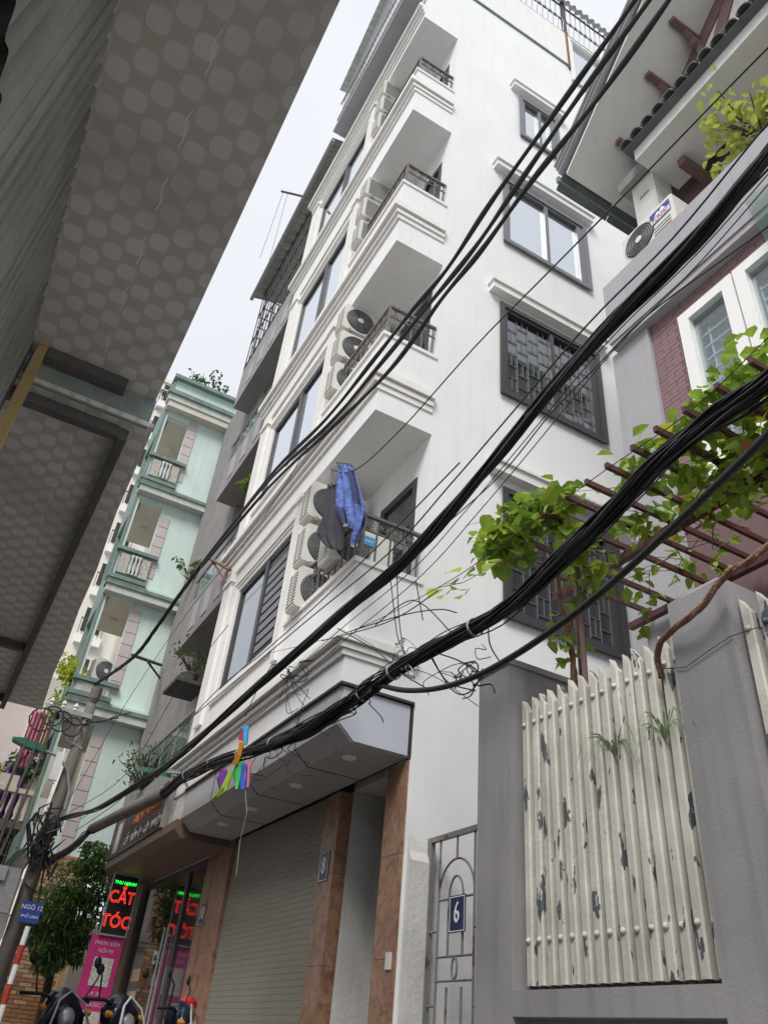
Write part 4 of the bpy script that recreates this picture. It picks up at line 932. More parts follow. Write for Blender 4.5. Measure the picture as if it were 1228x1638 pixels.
# ================================================================ HOUSE 6 (maroon) behind fence
X6 = 4.95; XU = 5.2; Y6 = 4.49
H6 = thing('maroon_brick_house', 'maroon brick house with grey parapet, white windows and pale eaves at right', 'house', (X6, Y6, 0))
wh = [(2.85, 3.54, 5.6, 7.76), (1.5, 2.83, 5.6, 7.76)]
mb = MB(); holed(mb, 'x', X6+.06, X6+.2, -2.0, 3.94, 0, 7.998, wh); mb.build('brick_backing', W['maroonj'], H6)
mb = MB(); mb.box(X6, X6+.3, 3.942, Y6, 0, 7.998); mb.box(X6+.3, 9.5, Y6-.2, Y6, 0, 8.6); mb.build('corner_column', W['greyl'], H6)
box(4.85, 5.12, -2.0, 4.42, 8.09, 9.115).build('parapet', W['greyl'], H6)
box(4.87, X6+.3, -2.0, 4.40, 8.0, 8.088).build('parapet_soffit', W['greyl'], H6)
box(5.121, XU+1.6, -2, 4.4, 8.6, 8.7).build('balcony_floor', W['greyl'], H6)
box(XU+.7, XU+.9, -2, 3.9, 8.71, 11.6).box(XU+.9, 9.4, 3.7, 3.9, 8.71, 11.3).build('upper_wall', W['maroon'], H6)
# bricks
bm = MB().box(-.016, 0, 0, .205, 0, .057).mesh('brick', W['maroon']); nb = 0; far = MB(); row = 0; z = 7.93
while z > 5.2:
    y = 3.93+(.1 if row % 2 else 0)
    while y > 1.5:
        y0 = max(y-.2, 1.5); y1 = min(y, 3.93)
        for (a, b, c, d) in wh:
            if z+.05 > c-.02 and z < d+.02:
                if y0 < b+.02 <= y1: y0 = b+.02
                elif a-.02 <= y0 and y1 <= b+.02: y0 = y1
        if y1-y0 > .03:
            if nb < 298: inst('brick', bm, H6, (X6+.0635-.003*random.random(), y0, z), (0, 0, 0), (1, (y1-y0)/.2, 1)); nb += 1
            else: far.box(X6+.05, X6+.059, y0, y1, z, z+.052)
        y -= .212
    z -= .062; row += 1
far.build('lower_bricks', W['maroon'], H6, kind='stuff')
for i, (a, b, c, d) in enumerate(wh):
    f = MB(); holed(f, 'x', X6+.0, X6+.12, a, b, c, d, [(a+.13, b-.13, c+.13, d-.13)]); fr = f.build('window', W['upvc'], H6)
    box(X6+.07, X6+.085, a+.13, b-.13, c+.13, d-.13).build('pane', clear_glass('window_glass_%d' % i, (.80, .86, .88), .86), fr)
    g = MB(); k = c+.25
    while k < d-.25: g.box(X6+.12, X6+.135, a+.16, b-.16, k, k+.016); k += .17
    k = a+.2
    while k < b-.15: g.box(X6+.136, X6+.15, k, k+.02, c+.15, d-.3); k += .24
    g.build('security_bars', W['upvc'], fr)
    mb = MB(); mb.grid(lambda u, v: (X6+.26+.03*math.sin(u*40), a+(b-a)*u, c+.05+(d-c-.1)*v), 40, 3); mb.build('lace_curtain', W['curtain'], fr)
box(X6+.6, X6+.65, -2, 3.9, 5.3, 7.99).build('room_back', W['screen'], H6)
# pillar on the parapet
m = MB().box(XU+.02, XU+.34, 3.66, 4.03, 8.7, 11.06); m.build('column', W['oldwhite'], H6)
m = MB().box(XU-.10, XU+.44, 3.52, 4.15, 11.062, 11.26); m.build('column_cap', W['grey'], H6)
m = MB().box(XU+.012, XU+.0195, 3.76, 3.92, 10.7, 10.735); m.build('column_mark', W['grey'], H6)
# lower tiled canopy: slab, soffit, scalloped tiles
m = MB().box(4.92, 5.7, -2, 3.66, 11.0, 11.22); m.build('canopy_slab', W['eaves'], H6)
def tube_tile():
    m = MB(); n = 8; L_ = 1.0; R_ = .088
    for x, z in ((0, 0), (L_, .36)):
        for rr in (R_, R_-.018):
            for k in range(n+1): t = math.pi*k/n; m.v.append((x, rr*math.cos(t), z+rr*math.sin(t)))
    q = n+1
    for k in range(n):
        m.f += [(k, k+1, 2*q+k+1, 2*q+k), (q+k, 3*q+k, 3*q+k+1, q+k+1), (k, q+k, q+k+1, k+1)]
    m.f += [(0, 2*q, 3*q, q), (n, q+n, 3*q+n, 2*q+n)]
    return m.mesh('roof_tile', W['tile'])
TT = tube_tile()
for k in range(30): inst('roof_tile', TT, H6, (4.74+rnd(-.01, .01), 3.66-.19*k, 11.235))
box(4.80, 5.7, -2, 3.74, 11.221, 11.24).build('tile_bed', W['tile'], H6)
# gable wall with half timbering
XW = 5.45
m = MB(); m.prism([(4.2, 11.31), (4.2, 11.5), (1.4, 14.5), (-1.4, 11.5), (-1.4, 11.31)], 'x', XW, XW+.2); m.build('gable_wall', W['oldwhite'], H6)
m = MB()
def strip(y0, z0, y1, z1, w_=.11):
    d = Vector((0, y1-y0, z1-z0)).normalized(); n_ = Vector((0, -d.z, d.y))*w_
    m.prism([(y0-n_.y, z0-n_.z), (y1-n_.y, z1-n_.z), (y1+n_.y, z1+n_.z), (y0+n_.y, z0+n_.z)], 'x', XW-.03, XW-.002)
strip(3.9, 11.7, 1.5, 14.2, .12); strip(3.0, 11.5, 2.1, 13.3, .1); strip(3.2, 11.5, 2.7, 11.5, .1); strip(2.3, 11.6, 1.5, 13.4, .1)
m.build('half_timbering', W['redwood'], H6)
# rake roof
def roofz(y): return 11.32+(4.4-y)*1.06
m = MB(); m.prism([(4.42, 11.30), (1.35, roofz(1.35)), (1.35, roofz(1.35)+.05), (4.42, 11.36)], 'x', 4.42, 9.4); m.prism([(1.349, roofz(1.35)), (-1.8, 11.3), (-1.8, 11.36), (1.349, roofz(1.35)+.05)], 'x', 4.42, 9.4)
m.build('eave_soffit', W['eaves'], H6)
m = MB(); 
for k in range(3): m.prism([(4.5-k*.0, 11.37+k*.05), (1.35, roofz(1.35)+.07+k*.05), (1.35, roofz(1.35)+.11+k*.05), (4.5, 11.41+k*.05)], 'x', 4.34-k*.035, 4.418)
m.build('barge_board', W['greyl'], H6)
m = MB(); m.box(4.36, 9.4, 4.521, 4.57, 11.25, 11.36); m.build('eave_gutter', W['mintd'], H6)
tl = MB().prism([(0, .09), (0, .13), (.34, -.24), (.34, -.28)], 'x', 0, .9).mesh('roof_tile', W['tile'])
for k in range(9):
    for j in range(4):
        inst('roof_tile', tl, H6, (4.40+j*.92, 4.28-.335*k, roofz(4.28-.335*k)-.0+.0))
for (y_, z_) in ((3.87, 11.77), (3.2, 12.48), (2.66, 13.05), (1.93, 13.8)):
    m = MB().box(4.90, XW, y_-.045, y_+.045, z_, z_+.08); m.prism([(5.12, z_), (XW, z_), (XW, z_-.36), (XW-.08, z_-.36), (XW-.1, z_-.22), (XW-.17, z_-.2), (XW-.19, z_-.1)], 'y', y_-.035, y_+.035)
    m.build('bracket', W['redwood'], H6)
m = MB().box(5.35, 6.0, 3.25, 3.36, 10.8, 10.95); m.build('bracket', W['redwood'], H6)
f = MB(); holed(f, 'x', XU+.62, XU+.69, 2.2, 3.1, 9.1, 10.9, [(2.3, 3.0, 9.2, 10.8)]); fr = f.build('upper_window', W['upvc'], H6); box(XU+.65, XU+.66, 2.3, 3.0, 9.2, 10.8).build('pane', W['glassd'], fr)
nm_, nt_, nb_ = newmat('green_shade_net'); tr_ = nt_.nodes.new('ShaderNodeBsdfTransparent'); ms_ = nt_.nodes.new('ShaderNodeMixShader'); ms_.inputs[0].default_value = .38
nb_.inputs['Base Color'].default_value = (.05, .17, .11, 1); nt_.links.new(tr_.outputs[0], ms_.inputs[1]); nt_.links.new(nb_.outputs[0], ms_.inputs[2]); nt_.links.new(ms_.outputs[0], nt_.nodes['Material Output'].inputs[0])
mb = MB(); mb.grid(lambda i, j: (4.80+.02*math.sin(i*30+j*3), 2.32-1.6*i+.1*j, 7.2+1.1*j), 30, 6); tag(mb.build('shade_net', nm_, smooth=True), 'sheer green shade net hanging below the grey parapet at the right edge', 'net')
# AC on the parapet
a6 = ac_unit('white outdoor unit with blue and red sticker on the grey parapet of the maroon house', (0, 0, 0), w_=.82, h_=.55, d_=.30)
box(.06, .36, -.162, -.155, .28, .48).build('sticker', W['blues'], a6); 
MB().prism([(.12, .38), (.18, .44), (.21, .41), (.25, .46), (.31, .38)], 'y', -.166, -.1625).build('mountain_mark', W['whitep'], a6)
box(.065, .355, -.1635, -.1622, .285, .37).build('sticker_band', W['whitep'], a6)
text_mesh('FUNIKI', .095, .001, W['redb'], a6, frame_negy((.21, -.167, .327)), xs=.85)
for k in range(3): box(.08, .34, -.158, -.1505, .08+k*.055, .09+k*.055).build('louver', W['acm'], a6)
a6.location = (5.06, 3.66, 9.15); a6.rotation_euler = (0, 0, -math.pi/2); ORG[a6.name] = tuple(a6.location)

# ================================================================ FENCE WALL AND PILLARS
def pillar(lab, y0, y1, x0, x1, h, cap):
    t = thing('fence_pillar', lab, 'pillar', ((x0+x1)/2, (y0+y1)/2, 0), 'grey fence pillars')
    box(x0, x1, y0, y1, 0, h).build('shaft', W['pillar'], t)
    if cap:
        m = MB(); a = len(m.v); e = .12
        m.v += [(x0, y0, h), (x1, y0, h), (x1, y1, h), (x0, y1, h), (x0+e, y0+e, h+.1), (x1-e, y0+e, h+.1), (x1-e, y1-e, h+.1), (x0+e, y1-e, h+.1)]
        m.f += [(0, 1, 5, 4), (1, 2, 6, 5), (2, 3, 7, 6), (3, 0, 4, 7), (4, 5, 6, 7)]; m.build('cap', W['pillar'], t)
    else: box(x0-.012, x1+.012, y0-.012, y1+.012, h+.0, h+.05).build('cap', W['pillar'], t)
    return t
pillar('tall flat topped grey fence pillar between small gate and peeling pickets', 4.62, 5.03, 3.5, 4.15, 3.70, False)
pillar('grey fence pillar with sloped cap crossed by a brown vine stem', 2.56, 2.98, 3.5, 4.0, 3.52, True)
FW = thing('low_fence_wall', 'low grey wall under the peeling white pickets', 'wall', (3.65, 3.8, 0))
m = box(3.5, 3.78, 2.981, 4.619, 1.32, 1.46); m.build('coping', W['pillar'], FW)
m = box(3.62, 3.74, 2.981, 4.619, 0, 1.319); m.build('wall_panel', W['pillar'], FW)
FP = thing('picket_panel', 'peeling cream metal picket panel between the two grey pillars', 'fence', (3.62, 3.8, 1.46))
def picket_mesh():
    m = MB(); w_ = .035; d_ = .030; h = 1.9; b = .010
    k = len(m.v)
    prof = [(-d_, -w_), (d_, -w_), (d_, w_), (-d_+b, w_), (-d_, w_-b)]
    prof = [(-d_, -w_+b), (-d_+b, -w_), (d_, -w_), (d_, w_), (-d_+b, w_), (-d_, w_-b)]
    n = len(prof); m.v += [(x, y, .0) for x, y in prof]+[(x, y, h-.11*(w_-y)/(2*w_)) for x, y in prof]
    m.f += [tuple(range(n))[::-1], tuple(range(n, 2*n))]+[(i, (i+1) % n, n+(i+1) % n, n+i) for i in range(n)]
    return m
PM = picket_mesh().mesh('picket', W['cream'])
RV = MB().lathe([(.0, -.018), (.012, -.016), (.019, -.006), (.02, 0)], n=10, ax='x').mesh('rivet', W['cream'], smooth=True)
n = 15
for k in range(n):
    y = 4.53-k*(4.53-3.03)/(n-1); x = 3.60+rnd(-.004, .004)
    p = inst('picket', PM, FP, (x, y, 1.49), (rnd(-.012, .012)*.5, rnd(-.006, .006), rnd(-.05, .05)), (1, 1, 1+rnd(-.006, .006)))
    for z in (1.74, 3.18): 
        r = bpy.data.objects.new('rivet', RV); COL.objects.link(r); r.parent = p; r.location = (-.031, 0, z-1.49)
for z in (1.73, 3.17): box(3.640, 3.68, 2.985, 4.615, z-.03, z+.03).build('rail', W['cream'], FP)
m = MB()
for k in range(n): m.tube([(3.6, 4.53-k*1.5/14, 1.46), (3.6, 4.53-k*1.5/14, 1.489)], .02, 6)
m.build('picket_feet', W['steel'], FP)
box(3.70, 3.705, 2.99, 4.61, 1.47, 3.2).build('backing_sheet', W['gate'], FP)
FP2 = thing('picket_panel', 'white metal pickets at the right edge beyond the capped pillar', 'fence', (3.62, 2.0, 1.46))
for k in range(9):
    y = 2.50-k*.118
    p = inst('picket', PM, FP2, (3.60, y, 1.49), (0, 0, rnd(-.04, .04)))
    r = bpy.data.objects.new('rivet', RV); COL.objects.link(r); r.parent = p; r.location = (-.031, 0, 1.69)
box(3.64, 3.68, 1.3, 2.558, 3.14, 3.2).build('rail', W['cream'], FP2)
# wire across the pillar
tag(MB().tube([(3.49, 3.1, 3.12), (3.488, 2.9, 3.06), (3.486, 2.72, 3.1), (3.488, 2.56, 3.13), (3.55, 2.42, 3.15)], .003, 4).build('tie_wire', W['steel']), 'thin wire tied around the capped grey pillar', 'wire')

# small gate 6
G6 = thing('small_gate', 'narrow grey wrought iron gate with arched bars and number plate', 'gate', (3.7, 5.6, .3))
g = MB(); y0, y1, z0, z1, x = 5.19, 5.99, .3, 2.62, 3.7
g.box(x-.02, x+.02, y1-.03, y1+.03, z0, z1); g.box(x-.02, x+.02, y0, y0+.03, z0, z1); g.box(x-.02, x+.02, y0+.03, y1-.031, z1-.04, z1)
fr = g.build('frame', W['gate'], G6)
box(x-.025, x+.025, 5.05, 5.185, .2, 2.72).build('rusty_post', W['rust'], G6)
g = MB(); t = .0095
def bar(p, q): g.tube([(x, *p), (x, *q)], t, 6)
def arc(cy, cz, r, ry, a0, a1): g.tube([(x, cy+r*math.cos(a0+(a1-a0)*k/14), cz+ry*math.sin(a0+(a1-a0)*k/14)) for k in range(15)], t, 6)
yc = 5.59; ro = .25; ri = .1
for yy in (yc-ro, yc+ro): bar((yy, .9), (yy, z1-.04))
arc(yc, 2.15, ro, .26, 0, math.pi); arc(yc, 2.12, ri, .16, 0, math.pi); bar((yc, 2.41), (yc, z1-.04))
for yy in (yc-ri, yc+ri): bar((yy, 1.72), (yy, 2.12)); bar((yy, 1.1), (yy, 1.52))
for zz in (2.12, 1.72, 1.56, 1.12, ): bar((yc-ro, zz), (yc+ro, zz))
arc(yc, 1.1, ro, .28, math.pi, 2*math.pi); arc(yc, 1.12, ri, .13, math.pi, 2*math.pi); bar((yc, .82), (yc, z0)); arc(yc, 1.64, .035, .07, 0, 2*math.pi)
for zz in (1.9, 1.4, .8): bar((y0+.02, zz), (yc-ro, zz)); bar((yc+ro, zz), (y1, zz))
g.build('scrollwork', W['gate'], G6); box(x-.02, x+.02, y0+.031, y1-.031, z0, z0+.3).build('kick_plate', W['gate'], G6)
plate('number_plate', '6', 'blue enamel number 6 plate with bent corner hung on the small gate', (x-.022, 5.53, 2.0), .22, .26, 'x')
tag(MB().prism([(5.98, 0), (6.045, 0), (6.045, 2.62), (6.02, 2.5), (5.98, 2.42)], 'x', 3.5, 3.69).build('broken_wall_stub', W['oldwhite']), 'broken white plaster wall stub left of the small gate', 'wall')

# ================================================================ PERGOLA + VINE
PG = thing('pergola', 'maroon steel pergola over the yard behind the fence', 'pergola', (4.0, 3.2, 0))
zt = 4.5
tipx = 3.15
raf = MB().box(0, 1.76, -.015, .015, 0, .045).mesh('rafter', W['pergola'])
RY = [4.36, 4.10, 3.71, 3.46, 3.25, 3.03, 2.79, 2.57, 2.34, 2.09, 1.84, 1.6]
for y_ in RY: inst('rafter', raf, PG, (tipx+rnd(-.01, .01), y_, zt))
box(3.97, 4.03, 1.2, 4.6, zt-.07, zt-.002).build('main_beam', W['pergola'], PG)
box(4.84, 4.90, 1.2, 4.6, zt-.06, zt-.002).build('rear_beam', W['pergola'], PG)
MB().tube([(3.98, 4.3, 0), (3.98, 4.3, zt-.09)], .035, 8).build('post', W['pergola'], PG)
MB().tube([(3.7, 3.98, 0), (3.7, 3.98, zt)], .022, 8).build('post', W['redwood'], PG)
VN = thing('climbing_vine', 'bright green climbing vine spread over the maroon pergola', 'vine', (3.7, 4.0, 1.2))
m = MB()
m.tube([(3.86, 4.26, 1.0), (3.84, 4.2, 2.4), (3.80, 4.24, 3.2), (3.78, 4.18, 3.7), (3.74, 4.25, 4.2), (3.6, 4.1, 4.6)], [.03, .028, .025, .022, .018, .012], 7)
m.tube([(3.88, 4.2, 1.0), (3.88, 4.27, 2.6), (3.87, 4.2, 3.3), (3.82, 4.28, 3.9), (3.9, 4.1, 4.5)], [.02, .02, .02, .016, .01], 6)
for k in range(70):
    a = Vector((rnd(3.2, 4.7), rnd(1.7, 4.3), zt+rnd(-.08, .1))); b = a+Vector((rnd(-.35, .35), rnd(-.4, .4), rnd(-.12, .12))); c_ = b+Vector((rnd(-.3, .3), rnd(-.3, .3), rnd(-.2, .1)))
    m.tube([a, b, c_], [.005, .004, .002], 4)
m.build('stem', W['stem'], VN)
LMS = [leaf_mesh('leaf', W['leaf'], .12, .05), leaf_mesh('leaf', W['leafy'], .12, .052), leaf_mesh('leaf', W['leaf'], .10, .046), leaf_mesh('leaf', W['leafo'], .11, .045), leaf_mesh('leaf', W['leafy'], .08, .03), leaf_mesh('leaf', W['leaf'], .07, .03)]
# clusters: pixel-free world positions on the pergola
VC = [((3.12, 4.22, 4.50), (.16, .26, .15), 95), ((3.2, 3.95, 4.62), (.2, .28, .14), 95), ((3.25, 3.65, 4.62), (.15, .2, .1), 40), ((3.5, 3.75, 4.45), (.22, .3, .12), 34), ((3.75, 3.9, 4.25), (.15, .2, .22), 34),
      ((3.8, 3.3, 4.5), (.3, .35, .1), 24), ((4.2, 3.0, 4.55), (.35, .4, .1), 36), ((3.7, 2.5, 4.55), (.35, .4, .14), 90), ((3.9, 2.1, 4.6), (.4, .4, .2), 130), ((4.3, 2.2, 4.5), (.35, .4, .15), 80), ((3.4, 2.3, 4.7), (.1, .3, .12), 30),
      ((3.75, 4.22, 3.8), (.08, .1, .2), 18), ((3.9, 3.55, 4.0), (.06, .08, .22), 12), ((3.3, 3.05, 4.6), (.05, .08, .06), 5), ((4.6, 3.6, 4.55), (.3, .4, .08), 20), ((4.1, 1.7, 4.5), (.3, .3, .3), 80), ((3.45, 2.75, 4.6), (.22, .35, .1), 45), ((3.9, 2.6, 4.45), (.3, .35, .12), 60), ((3.5, 2.0, 4.75), (.25, .35, .15), 70), ((3.6, 1.75, 4.95), (.25, .25, .15), 30)]
nl = 0; rest = []
for c_, s_, n_ in VC:
    for k in range(n_):
        p = Vector([c_[i]+random.gauss(0, .5)*s_[i] for i in range(3)])
        if nl < 296 and c_[1] > 1.9 and random.random() < .55:
            lm = random.choices(LMS, (5, 3.5, 3, .45, 2.5, 2))[0]; s0 = rnd(.9, 1.6)
            inst('leaf', lm, VN, p, (rnd(-.9, .35), rnd(-.5, .5), rnd(0, 6.28)), (s0, s0, s0)); nl += 1
        else: rest.append(p)
        if random.random() < .5: rest.append(p+Vector((rnd(-.1, .1), rnd(-.1, .1), rnd(-.06, .06))))
it = iter(rest); leaf_cloud(len(rest), lambda: next(it), .11, .05).build('foliage', W['leaf'], VN, kind='stuff')
# loose branch tip reaching left
for k, (u, v) in enumerate(((702, 942), (716, 950), (727, 934), (738, 945), (745, 950), (760, 912), (772, 922), (735, 915), (790, 900))):
    inst('leaf', LMS[k % 3], VN, PX(u, v, 2.95), (rnd(-.9, -.3), rnd(-.4, .4), rnd(1.0, 2.6)), (1.5, 1.5, 1.5))
MB().tube([PX(700, 940, 2.95), PX(740, 932, 2.95), PX(790, 905, 3.0), PX(850, 880, 3.1)], .004, 4).build('tendril', W['stem'], VN)
# upper right shrub on the maroon house parapet
t = shrub('balcony_shrub', 'yellow green shrub growing over the grey parapet at the upper right', 'shrub', (5.2, 2.2, 9.5), .62, 420, .12, .05, W['leafz'], 18, .9)
# brown twisted stem from pickets to upper right
tw = thing('twisted_vine_stem', 'thick brown twisted vine stem arching from the picket tops past the capped pillar', 'vine stem', (3.45, 3.1, 3.3))
pth = [PX(u, v, x_) for u, v, x_ in ((1058, 1085, 3.56), (1051, 1050, 3.5), (1058, 1025, 3.46), (1085, 1000, 3.42), (1120, 972, 3.4), (1160, 920, 3.4), (1200, 895, 3.42), (1240, 860, 3.45), (1290, 800, 3.5))]
def smooth_path(p, n_=6):
    out = []
    for i in range(len(p)-1):
        p0, p1, p2, p3 = p[max(i-1, 0)], p[i], p[i+1], p[min(i+2, len(p)-1)]
        for k in range(n_):
            t = k/n_; out.append(.5*((2*p1)+(p2-p0)*t+(2*p0-5*p1+4*p2-p3)*t*t+(3*p1-p0-3*p2+p3)*t**3))
    out.append(p[-1]); return out
def strands(pth, R, r, n, tw_=2.0, jit=0, mb=None, nn=6, seed=0):
    """n strands twisting loosely about a path"""
    mb = mb or MB(); L_ = len(pth); rng = random.Random(seed)
    for s in range(n):
        ph = rng.uniform(0, 6.28) if jit else 6.28*s/n; rad = R*(rng.random()**.5 if jit else 1); tws = tw_*(1+rng.uniform(-.5, .5)*(1 if jit else 0)); pts = []
        for i, p in enumerate(pth):
            d = (pth[min(i+1, L_-1)]-pth[max(i-1, 0)]).normalized(); a = d.cross(Vector((0, 0, 1))); a.normalize(); b = a.cross(d)
            th = ph+tws*i/L_*6.28; rr_ = rad*(1+(.25*math.sin(i*.7+s) if jit else 0))
            pts.append(p+(a*math.cos(th)+b*math.sin(th))*rr_)
        mb.tube(pts, r*(1 if not jit else rng.uniform(.6, 1.3)), nn)
    return mb
sp_ = smooth_path(pth, 7)
strands(sp_, .009, .013, 3, 3.2, mb=None, nn=8).build('stem', W['stem'], tw, smooth=True)
# spider plants
for i, (y_, z_) in enumerate(((3.62, 2.72), (3.2, 2.72))):
    t = thing('spider_plant', ['spider plant poking through the middle pickets', 'spider plant poking through the pickets beside the capped pillar'][i], 'plant', (3.62, y_, z_))
    m = MB()
    for k in range(13):
        a = rnd(-2.6, 2.6)/2; L_ = rnd(.2, .36); sx = -math.cos(a)*.5; sy = math.sin(a); pts = []
        for j in range(6):
            q = j/5; pts.append(Vector((3.6+sx*L_*q-.02, y_+sy*L_*q, z_+.13*math.sin(q*2.4)*L_/.2-.16*q*q)))
        for j in range(5):
            w0 = .010*(1-j/5*.8); w1 = .010*(1-(j+1)/5*.8); A, B = pts[j], pts[j+1]
            m.poly((A.x, A.y-w0, A.z+w0), (A.x, A.y+w0, A.z), (B.x, B.y+w1, B.z), (B.x, B.y-w1, B.z+w1))
    m.build('foliage', W['spider'], t, kind='stuff'); MB().lathe([(.05, z_-.2), (.07, z_-.03), (.075, z_-.03), (.06, z_-.02)], (3.79, y_, 0), 12).build('pot', W['greenlamp'], t)

# ================================================================ CABLES
def path_px(l, n_=6): return smooth_path([PX(u, v, x_) for u, v, x_ in l], n_)
def wires(name, label, mbs, m, cat='cable bundle'):
    t = thing(name, label, cat, mbs[0][1].v[0])
    for nm, mb in mbs: mb.build(nm, m, t, smooth=True)
    return t
# A: upper trio
tA = thing('cable_bundle', 'highest run of three thick twisted power cables crossing the white house', 'cables', (2.25, 4, 7))
for k, l in enumerate((
    [(1040, -40, 2.25), (1000, 22, 2.25), (893, 172, 2.25), (786, 322, 2.25), (715, 430, 2.25), (655, 502, 2.25), (598, 575, 2.28), (520, 672, 2.3), (430, 764, 2.32), (325, 900, 2.3)],
    [(1075, -50, 2.28), (1020, 25, 2.28), (925, 155, 2.28), (825, 300, 2.28), (760, 395, 2.28), (690, 482, 2.28), (612, 578, 2.28), (525, 680, 2.31), (425, 775, 2.32), (320, 905, 2.3)],
    [(1110, -60, 2.22), (1048, 30, 2.22), (950, 165, 2.22), (850, 290, 2.22), (770, 400, 2.22), (705, 480, 2.22), (625, 590, 2.26), (530, 685, 2.30), (428, 782, 2.32), (322, 908, 2.3)])):
    MB().tube(path_px(l, 8), [.021+.004*math.sin(i*.55+k) for i in range(len(l)*8-7)], 9).build('cable', W['cable'], tA, smooth=True)
strands(path_px([(322, 904, 2.3), (285, 955, 2.28), (250, 1005, 2.2), (215, 1050, 2.1), (160, 1090, 1.9), (110, 1122, 1.6), (75, 1138, 1.3), (62, 1142, 1.2)], 6), .022, .016, 4, 5).build('cable', W['cable'], tA, smooth=True)
# B
tB = thing('cable_bundle', 'thick straight bundle of black cables running below the trio to the canopy corner', 'cables', (2.3, 4, 4.5))
l = [(1300, 160, 2.3), (1228, 248, 2.3), (1100, 397, 2.3), (960, 535, 2.3), (830, 688, 2.3), (735, 800, 2.3), (640, 905, 2.3), (520, 1003, 2.3), (400, 1108, 2.3), (310, 1188, 2.3), (262, 1228, 2.28), (205, 1266, 2.26), (150, 1296, 2.2), (105, 1308, 2.0), (70, 1322, 1.7)]
strands(path_px(l, 5), .034, .009, 20, 1.5, 1, seed=3, nn=5).build('cable', W['cable'], tB, smooth=True)
strands(path_px(l, 5), .043, .006, 6, 1.1, 1, seed=13, nn=5).build('cable', W['cableg'], tB, smooth=True)
for k, (du, dv) in enumerate(((-20, -20), (14, 12), (26, 22))):
    l2 = [(u+du*(1+.3*math.sin(i+k)), v+dv*(1+.3*math.cos(i*1.3+k)), x_) for i, (u, v, x_) in enumerate(l[:10])]
    MB().tube(path_px(l2, 5), .0035 if k else .006, 5).build('wire', W['cable'], tB)
# C
tC = thing('cable_bundle', 'heaviest sagging bundle of black cables nearest the vine and canopy', 'cables', (2.3, 3, 3.4))
l = [(1300, 540, 2.35), (1228, 612, 2.35), (1140, 668, 2.35), (1050, 742, 2.35), (955, 838, 2.35), (840, 948, 2.35), (760, 1003, 2.35), (690, 1038, 2.35), (640, 1068, 2.35), (590, 1102, 2.35), (540, 1138, 2.33), (480, 1172, 2.32), (410, 1200, 2.3), (350, 1218, 2.28), (300, 1240, 2.28), (262, 1268, 2.3), (205, 1297, 2.3), (148, 1326, 2.3), (120, 1352, 2.0), (70, 1385, 1.6)]
pc = path_px(l, 5)
strands(pc[:48], .040, .0066, 42, .7, 1, seed=5, nn=5).build('cable', W['cable'], tC, smooth=True)
strands(pc[:60], .058, .005, 9, .6, 1, seed=15, nn=5).build('cable', W['cableg'], tC, smooth=True)
strands(pc[44:], .055, .0085, 30, .8, 1, seed=6, nn=5).build('cable', W['cable'], tC, smooth=True)
m = MB()
for k in (30, 41, 46, 58, 62, 66, 70):
    p = pc[min(k, len(pc)-1)]; d = (pc[k+1]-pc[k-1]).normalized(); a = d.cross(Vector((0, 0, 1))).normalized(); b = a.cross(d)
    for q in range(2): m.tube([p+d*(.01*q)+(a*math.cos(t*.5236)+b*math.sin(t*.5236))*.056 for t in range(12)], .004, 4, True)
m.build('cable_tie', W['cablew'], tC)
# D
tD = tag(MB().tube(path_px([(1300, 600, 2.35), (1228, 693, 2.35), (1120, 800, 2.35), (1020, 895, 2.35), (940, 965, 2.35), (880, 1010, 2.35), (820, 1050, 2.35), (760, 1082, 2.35), (700, 1101, 2.35), (645, 1104, 2.35), (600, 1094, 2.35), (582, 1092, 2.34)], 6), .018, 8).build('power_cable', W['cable'], smooth=True), 'single thick black cable drooping in a curve under the heavy bundle', 'cable')
# single wires
SW = [('thin wire running down to the drying clothes', [(1300, 15, 2.3), (1228, 76, 2.3), (1010, 300, 2.3), (872, 440, 2.3), (760, 554, 2.32), (640, 688, 2.36), (568, 752, 2.4), (530, 752, 2.4)], .006),
      ('thin wire crossing the maroon house window', [(1300, 290, 2.5), (1228, 362, 2.5), (1040, 500, 2.5), (950, 590, 2.5), (880, 662, 2.5), (800, 760, 2.5), (700, 850, 2.5)], .005),
      ('thin wire sagging below the clothes past the second floor parapet', [(735, 740, 2.35), (700, 776, 2.35), (600, 878, 2.35), (500, 974, 2.35), (420, 1045, 2.35), (330, 1122, 2.35), (205, 1268, 2.3), (120, 1330, 1.8)], .006),
      ('thin wire strung along the pergola rafter tips', [(1228, 540, 2.6), (1100, 660, 2.6), (968, 752, 2.6), (860, 830, 2.6), (780, 888, 2.6), (700, 940, 2.6), (560, 1010, 2.6), (430, 1045, 2.6)], .003),
      ('thin wire from the canopy corner to the grey pillar', [(560, 1010, 2.6), (640, 1060, 2.6), (700, 1085, 2.7), (765, 1130, 3.2)], .003),
      ('thin wire below the three twisted cables towards the pole', [(500, 700, 2.4), (420, 830, 2.4), (300, 980, 2.4), (205, 1120, 2.2), (120, 1265, 1.8), (85, 1310, 1.6)], .005),
      ('thin wire crossing the mint wall to the pole', [(365, 1000, 2.3), (280, 1110, 2.3), (200, 1240, 2.1), (110, 1300, 1.8)], .005),
      ('thin wire above the salon sign towards the pole', [(400, 1110, 2.3), (300, 1190, 2.3), (220, 1250, 2.2), (130, 1310, 1.8)], .005)]
for lab, l, r in SW: tag(MB().tube(path_px(l, 6), r, 5).build('wire', W['cable']), lab, 'wire', 'single overhead wires')
